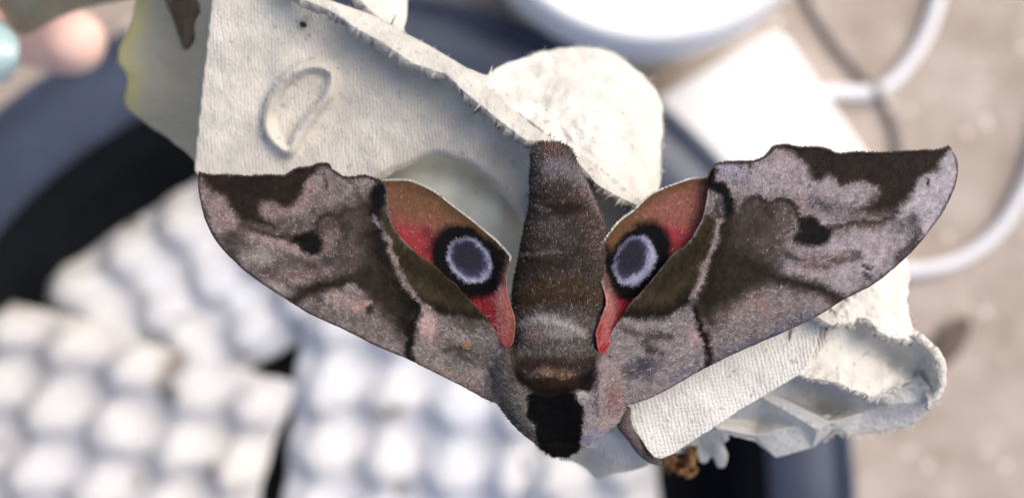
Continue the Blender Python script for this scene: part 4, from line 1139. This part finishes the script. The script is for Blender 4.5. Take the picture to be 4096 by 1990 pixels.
def paint_body(x, y):
    p = Paint(x, y, (88, 78, 74)); p.k = 1.15; p.g = 0.25
    p.mottle(0.4, 60, 3)
    # abdomen
    p.stroke(zC((790, 250), (900, 235), (1000, 300), (1040, 340)), 62, (138, 131, 136), 40, 0.9)
    p.stroke(zC((760, 160), (750, 300), (760, 380)), 40, (96, 88, 86), 26)
    p.ell(zC((850, 140))[0], (50, 30), 20, (120, 92, 82), 0.6)
    p.stroke(zC((1060, 360), (1110, 470), (1150, 570)), 44, (146, 128, 126), 26)
    p.stroke(zC((1000, 420), (1080, 560), (1120, 700)), 70, (104, 84, 80), 40)
    p.ell(zC((830, 550))[0], (70, 24), 0, (98, 92, 92), 0.6)
    p.ell(zC((900, 470))[0], (90, 26), 0, (62, 52, 48), 0.6)
    p.stroke(zC((670, 725), (760, 712), (900, 715)), 10, (130, 124, 122), 8, 0.7)
    p.stroke(zC((740, 470), (840, 480)), 8, (130, 124, 122), 8, 0.6)
    p.stroke(zC((640, 860), (700, 780), (900, 790)), 50, (76, 64, 58), 30)
    p.stroke(zC((660, 990), (760, 905), (920, 890), (1090, 960)), 66, (98, 76, 52), 40, 0.85)
    p.stroke(zC((700, 1000), (850, 960), (1000, 980)), 34, (88, 70, 54), 24)
    # thorax
    p.poly(zD((560, 110), (700, 90), (900, 100), (1100, 130), (1120, 340), (1090, 440), (560, 440), (545, 300)), (108, 100, 98), 30)
    p.stroke(zD((630, 160), (760, 140), (860, 150), (960, 200), (980, 220)), 30, (178, 168, 168), 20)
    p.ell(zD((690, 210))[0], (40, 30), 60, (150, 126, 124), 0.5)
    p.ell(zD((850, 215))[0], (60, 24), 0, (150, 146, 146), 0.5)
    p.stroke(zD((570, 300), (560, 400)), 30, (84, 68, 62), 20)
    p.poly(zD((555, 400), (700, 380), (860, 390), (1000, 390), (1105, 370), (1100, 460), (800, 460), (560, 460)), (72, 56, 50), 34)
    p.poly(zD((552, 450), (700, 500), (950, 500), (1085, 440), (1100, 545), (1050, 590), (960, 560), (900, 610), (680, 600), (600, 525)), (40, 27, 22), 16)
    p.ell(zD((775, 478))[0], (38, 18), 0, (150, 114, 84), 0.7, 0.7); p.ell(zD((885, 485))[0], (40, 22), 0, (142, 110, 78), 0.7, 0.7)
    p.ell(zD((860, 530))[0], (90, 16), 0, (70, 46, 34), 0.6)
    # tegulae
    p.poly(zD((420, 320), (540, 310), (555, 440), (600, 530), (670, 600), (660, 690), (680, 760), (705, 830), (740, 945), (640, 880), (540, 780), (440, 660), (390, 560)), (132, 124, 115), 18)
    p.stroke(zD((470, 340), (490, 440), (530, 520)), 36, (128, 122, 116), 22)
    p.stroke(zD((480, 660), (580, 780), (680, 890)), 40, (112, 105, 97), 26)
    p.poly(zD((1120, 350), (1240, 420), (1300, 600), (1290, 680), (1210, 800), (1010, 935), (960, 960), (985, 860), (995, 720), (950, 640), (960, 570), (1040, 590), (1090, 520)), (164, 150, 150), 16)
    p.ell(zD((1190, 640))[0], (36, 60), 10, (150, 118, 116), 0.5)
    p.ell(zD((1060, 860))[0], (50, 24), -30, (150, 144, 164), 0.5)
    p.ell(zD((990, 600))[0], (28, 16), 10, (196, 188, 184), 0.5)
    p.stroke(zD((1100, 480), (1080, 600), (1090, 720)), 12, (80, 66, 64), 10, 0.7)
    p.stroke(zD((1270, 520), (1300, 640)), 26, (86, 74, 70), 16)
    # velvet black front
    p.poly(zD((650, 590), (800, 605), (945, 590), (955, 650), (1002, 690), (992, 790), (982, 900), (950, 1000), (780, 1010), (728, 920), (700, 830), (668, 750), (655, 680)), (6, 4, 4), 7)
    p.ell(zD((745, 680))[0], (14, 18), 0, (34, 16, 13), 0.5)
    p.mottle(0.25, 12, 13)
    return p.out()

ny_, nxs = 210, 72
ys = np.linspace(R[0, 0], R[-1, 0], ny_)
vv = []; cc = []
for y in ys:
    xl, xr, zt, h = row_at(y)
    c = (xl + xr) / 2; w = (xr - xl) / 2
    th = np.linspace(0, 2 * np.pi, nxs, endpoint=False)
    u = np.cos(th); s = np.sin(th)
    x = c + w * u
    zc = zt + h
    top = zc - h * np.sign(s) * np.abs(s) ** 0.92
    bottom = zc + np.minimum(h * 0.75, 3.2) * np.abs(s)
    xx = x; yy = np.full(nxs, y)
    d = np.where(s >= 0, top + body_bumps(xx, yy) * np.clip(s * 2, 0, 1), bottom)
    vv.append(P(xx, yy, d)); cc.append(np.stack([xx, yy], 1))
vv = np.concatenate(vv); cxy = np.concatenate(cc)
ff = []
for j in range(ny_ - 1):
    for k in range(nxs):
        k2 = (k + 1) % nxs
        ff.append((j * nxs + k, (j + 1) * nxs + k, (j + 1) * nxs + k2, j * nxs + k2))
ff.append(tuple(range(nxs))); ff.append(tuple((ny_ - 1) * nxs + k for k in range(nxs))[::-1])
body = mesh_obj('body', vv, ff, M_body, moth, colors=paint_body(cxy[:, 0], cxy[:, 1]))

body_out = [(r[1], r[0]) for r in rows] + [(r[2], r[0]) for r in rows[::-1]]
def body_fur(n, lnr, wdr, light, lift, mixv):
    x, y = scatter(body_out, n)
    c = hair_cols(paint_body(x, y), light, 0.45, 1.35, mixv=mixv, thr=0.045)
    axis = np.interp(y, R[:, 0], (R[:, 1] + R[:, 2]) / 2)
    half = np.interp(y, R[:, 0], (R[:, 2] - R[:, 1]) / 2)
    u = (x - axis) / half
    ang = -np.pi / 2 + u * 0.45 + rng.normal(0, 0.45, n)
    front = y > 1480                                                   # hairs of the shoulders sweep back and outwards
    ang = np.where(front, -np.pi / 2 + u * 0.5 + rng.normal(0, 0.5, n), ang)
    edge = np.abs(u) > 0.9
    ang = np.where(edge, np.where(u > 0, -0.95, np.pi + 0.95) + rng.normal(0, 0.4, n), ang)
    # the face fringe points forward
    tip = y > 1770
    ang = np.where(tip, np.pi / 2 - u * 0.8 + rng.normal(0, 0.4, n), ang)
    ln = rng.uniform(*lnr, n) * np.where(edge | tip, 0.85, 1.0) * np.where(y < 1230, 0.7, 1.0)
    wd = rng.uniform(*wdr, n)
    d = body_top(x, y) - 0.02
    blades('fur', x, y, d, ang, ln, wd, lift * rng.uniform(0.2, 1.3, n), c, body, rng.normal(0, 0.8, n))
body_fur(46000, (12, 24), (2.0, 3.2), 0.20, 0.11, 0.45)

# ---- foreleg gripping the carton: tapered, jointed
legc = zG((770, 330), (762, 420), (752, 500), (800, 575), (860, 650), (910, 730), (965, 800), (1030, 850), (1090, 880), (1135, 885))
legw = np.array([50, 58, 66, 56, 56, 55, 46, 40, 34, 18]) / 2.555 * 1.08
lp = smooth([(x, y) for x, y in legc], 5, False)
lw = np.interp(np.linspace(0, 9, len(lp)), np.arange(10), legw)
ld = np.interp(np.linspace(0, 1, len(lp)), [0, 0.25, 0.6, 1.0], [91.0, 91.3, 92.4, 94.0])
leg = tube('leg', P(lp[:, 0], lp[:, 1], ld), lw * 92 / F / 1000, M_leg, moth, 16)
claw = tube('claw', P(*np.array(zG((1120, 880), (1140, 895), (1150, 880))).T, np.array([94.0, 94.2, 94.6])), [0.00016, 0.00012, 0.00004], M_dark, leg, 8)

# ---------------------------------------------------------------- hand holding the carton, fingers below, thumb above
def build_hand():
    hand = thing('hand', 'bare hand gripping the far cup of the egg carton with its fingertips', 'hand')
    pts = {}
    edges = []; verts = []; rad = []
    def add(p, r):
        verts.append(V(*p)); rad.append(r / 1000.0); return len(verts) - 1
    wrist0 = add((-3200, -900, 300), 27); wrist = add((-2050, -560, 268), 25)
    edges.append((wrist0, wrist))
    palm = add((-1500, -430, 255), 26); edges.append((wrist, palm))
    kn = [((-800, -60, 262), 11.5), ((-880, -420, 242), 12), ((-930, -760, 240), 11.5), ((-1000, -1080, 240), 10.5)]
    fin = [[((-300, 60, 275), 9.3), ((80, 150, 262), 9.6), ((255, 172, 228), 9.8), ((320, 160, 203), 8.8)],
           [((-450, -290, 226), 9.6), ((-60, -250, 204), 8.8), ((180, -260, 190), 8.2), ((330, -270, 182), 7.0)],
           [((-520, -640, 224), 9.2), ((-160, -620, 200), 8.4), ((60, -640, 188), 7.8), ((190, -650, 182), 6.6)],
           [((-650, -960, 226), 8.2), ((-380, -960, 208), 7.4), ((-210, -980, 198), 6.8), ((-110, -990, 192), 5.8)]]
    for (k, r), f in zip(kn, fin):
        a = add(k, r); edges.append((palm, a))
        for q, rr in f:
            b = add(q, rr); edges.append((a, b)); a = b
    t0 = add((-1450, 60, 235), 15); edges.append((palm, t0))
    a = t0
    for q, rr in [((-1000, 230, 200), 12), ((-560, 250, 168), 10.5), ((-230, 220, 150), 9.6), ((-75, 205, 147), 7.6)]:
        b = add(q, rr); edges.append((a, b)); a = b
    me = bpy.data.meshes.new('skin')
    me.from_pydata([tuple(v) for v in verts], edges, [])
    o = bpy.data.objects.new('skin', me); C.objects.link(o); o.parent = hand
    me.materials.append(M_skin)
    sk = o.modifiers.new('skin', 'SKIN'); sk.use_smooth_shade = True
    for i, r in enumerate(rad):
        sv = me.skin_vertices[0].data[i]; sv.radius = (r, r * 0.92); sv.use_root = (i == 2)
    sb = o.modifiers.new('sub', 'SUBSURF'); sb.levels = 2; sb.render_levels = 2
    # thumbnail: a curved glossy plate lying on the end of the thumb
    nv = []; nf = []
    for j in range(13):
        for i in range(13):
            u = i / 6 - 1; v = j / 6 - 1
            q = max(0.0, 1 - 0.22 * v ** 4) if i else 1
            px = -80 + 158 * u * (1 - 0.25 * abs(v) ** 3); py = 210 + 140 * v * (1 - 0.22 * max(u, 0) ** 3)
            nv.append(P(px, py, 139.0 + 4.6 * v * v + 2.4 * max(u, 0) ** 2))
    for j in range(12):
        for i in range(12):
            a = j * 13 + i; nf.append((a, a + 13, a + 14, a + 1))
    nail = mesh_obj('thumbnail', nv, nf, M_nail, hand); solidify(nail, 0.0009)
    nail['label'] = 'pale mint coloured thumbnail'
build_hand()
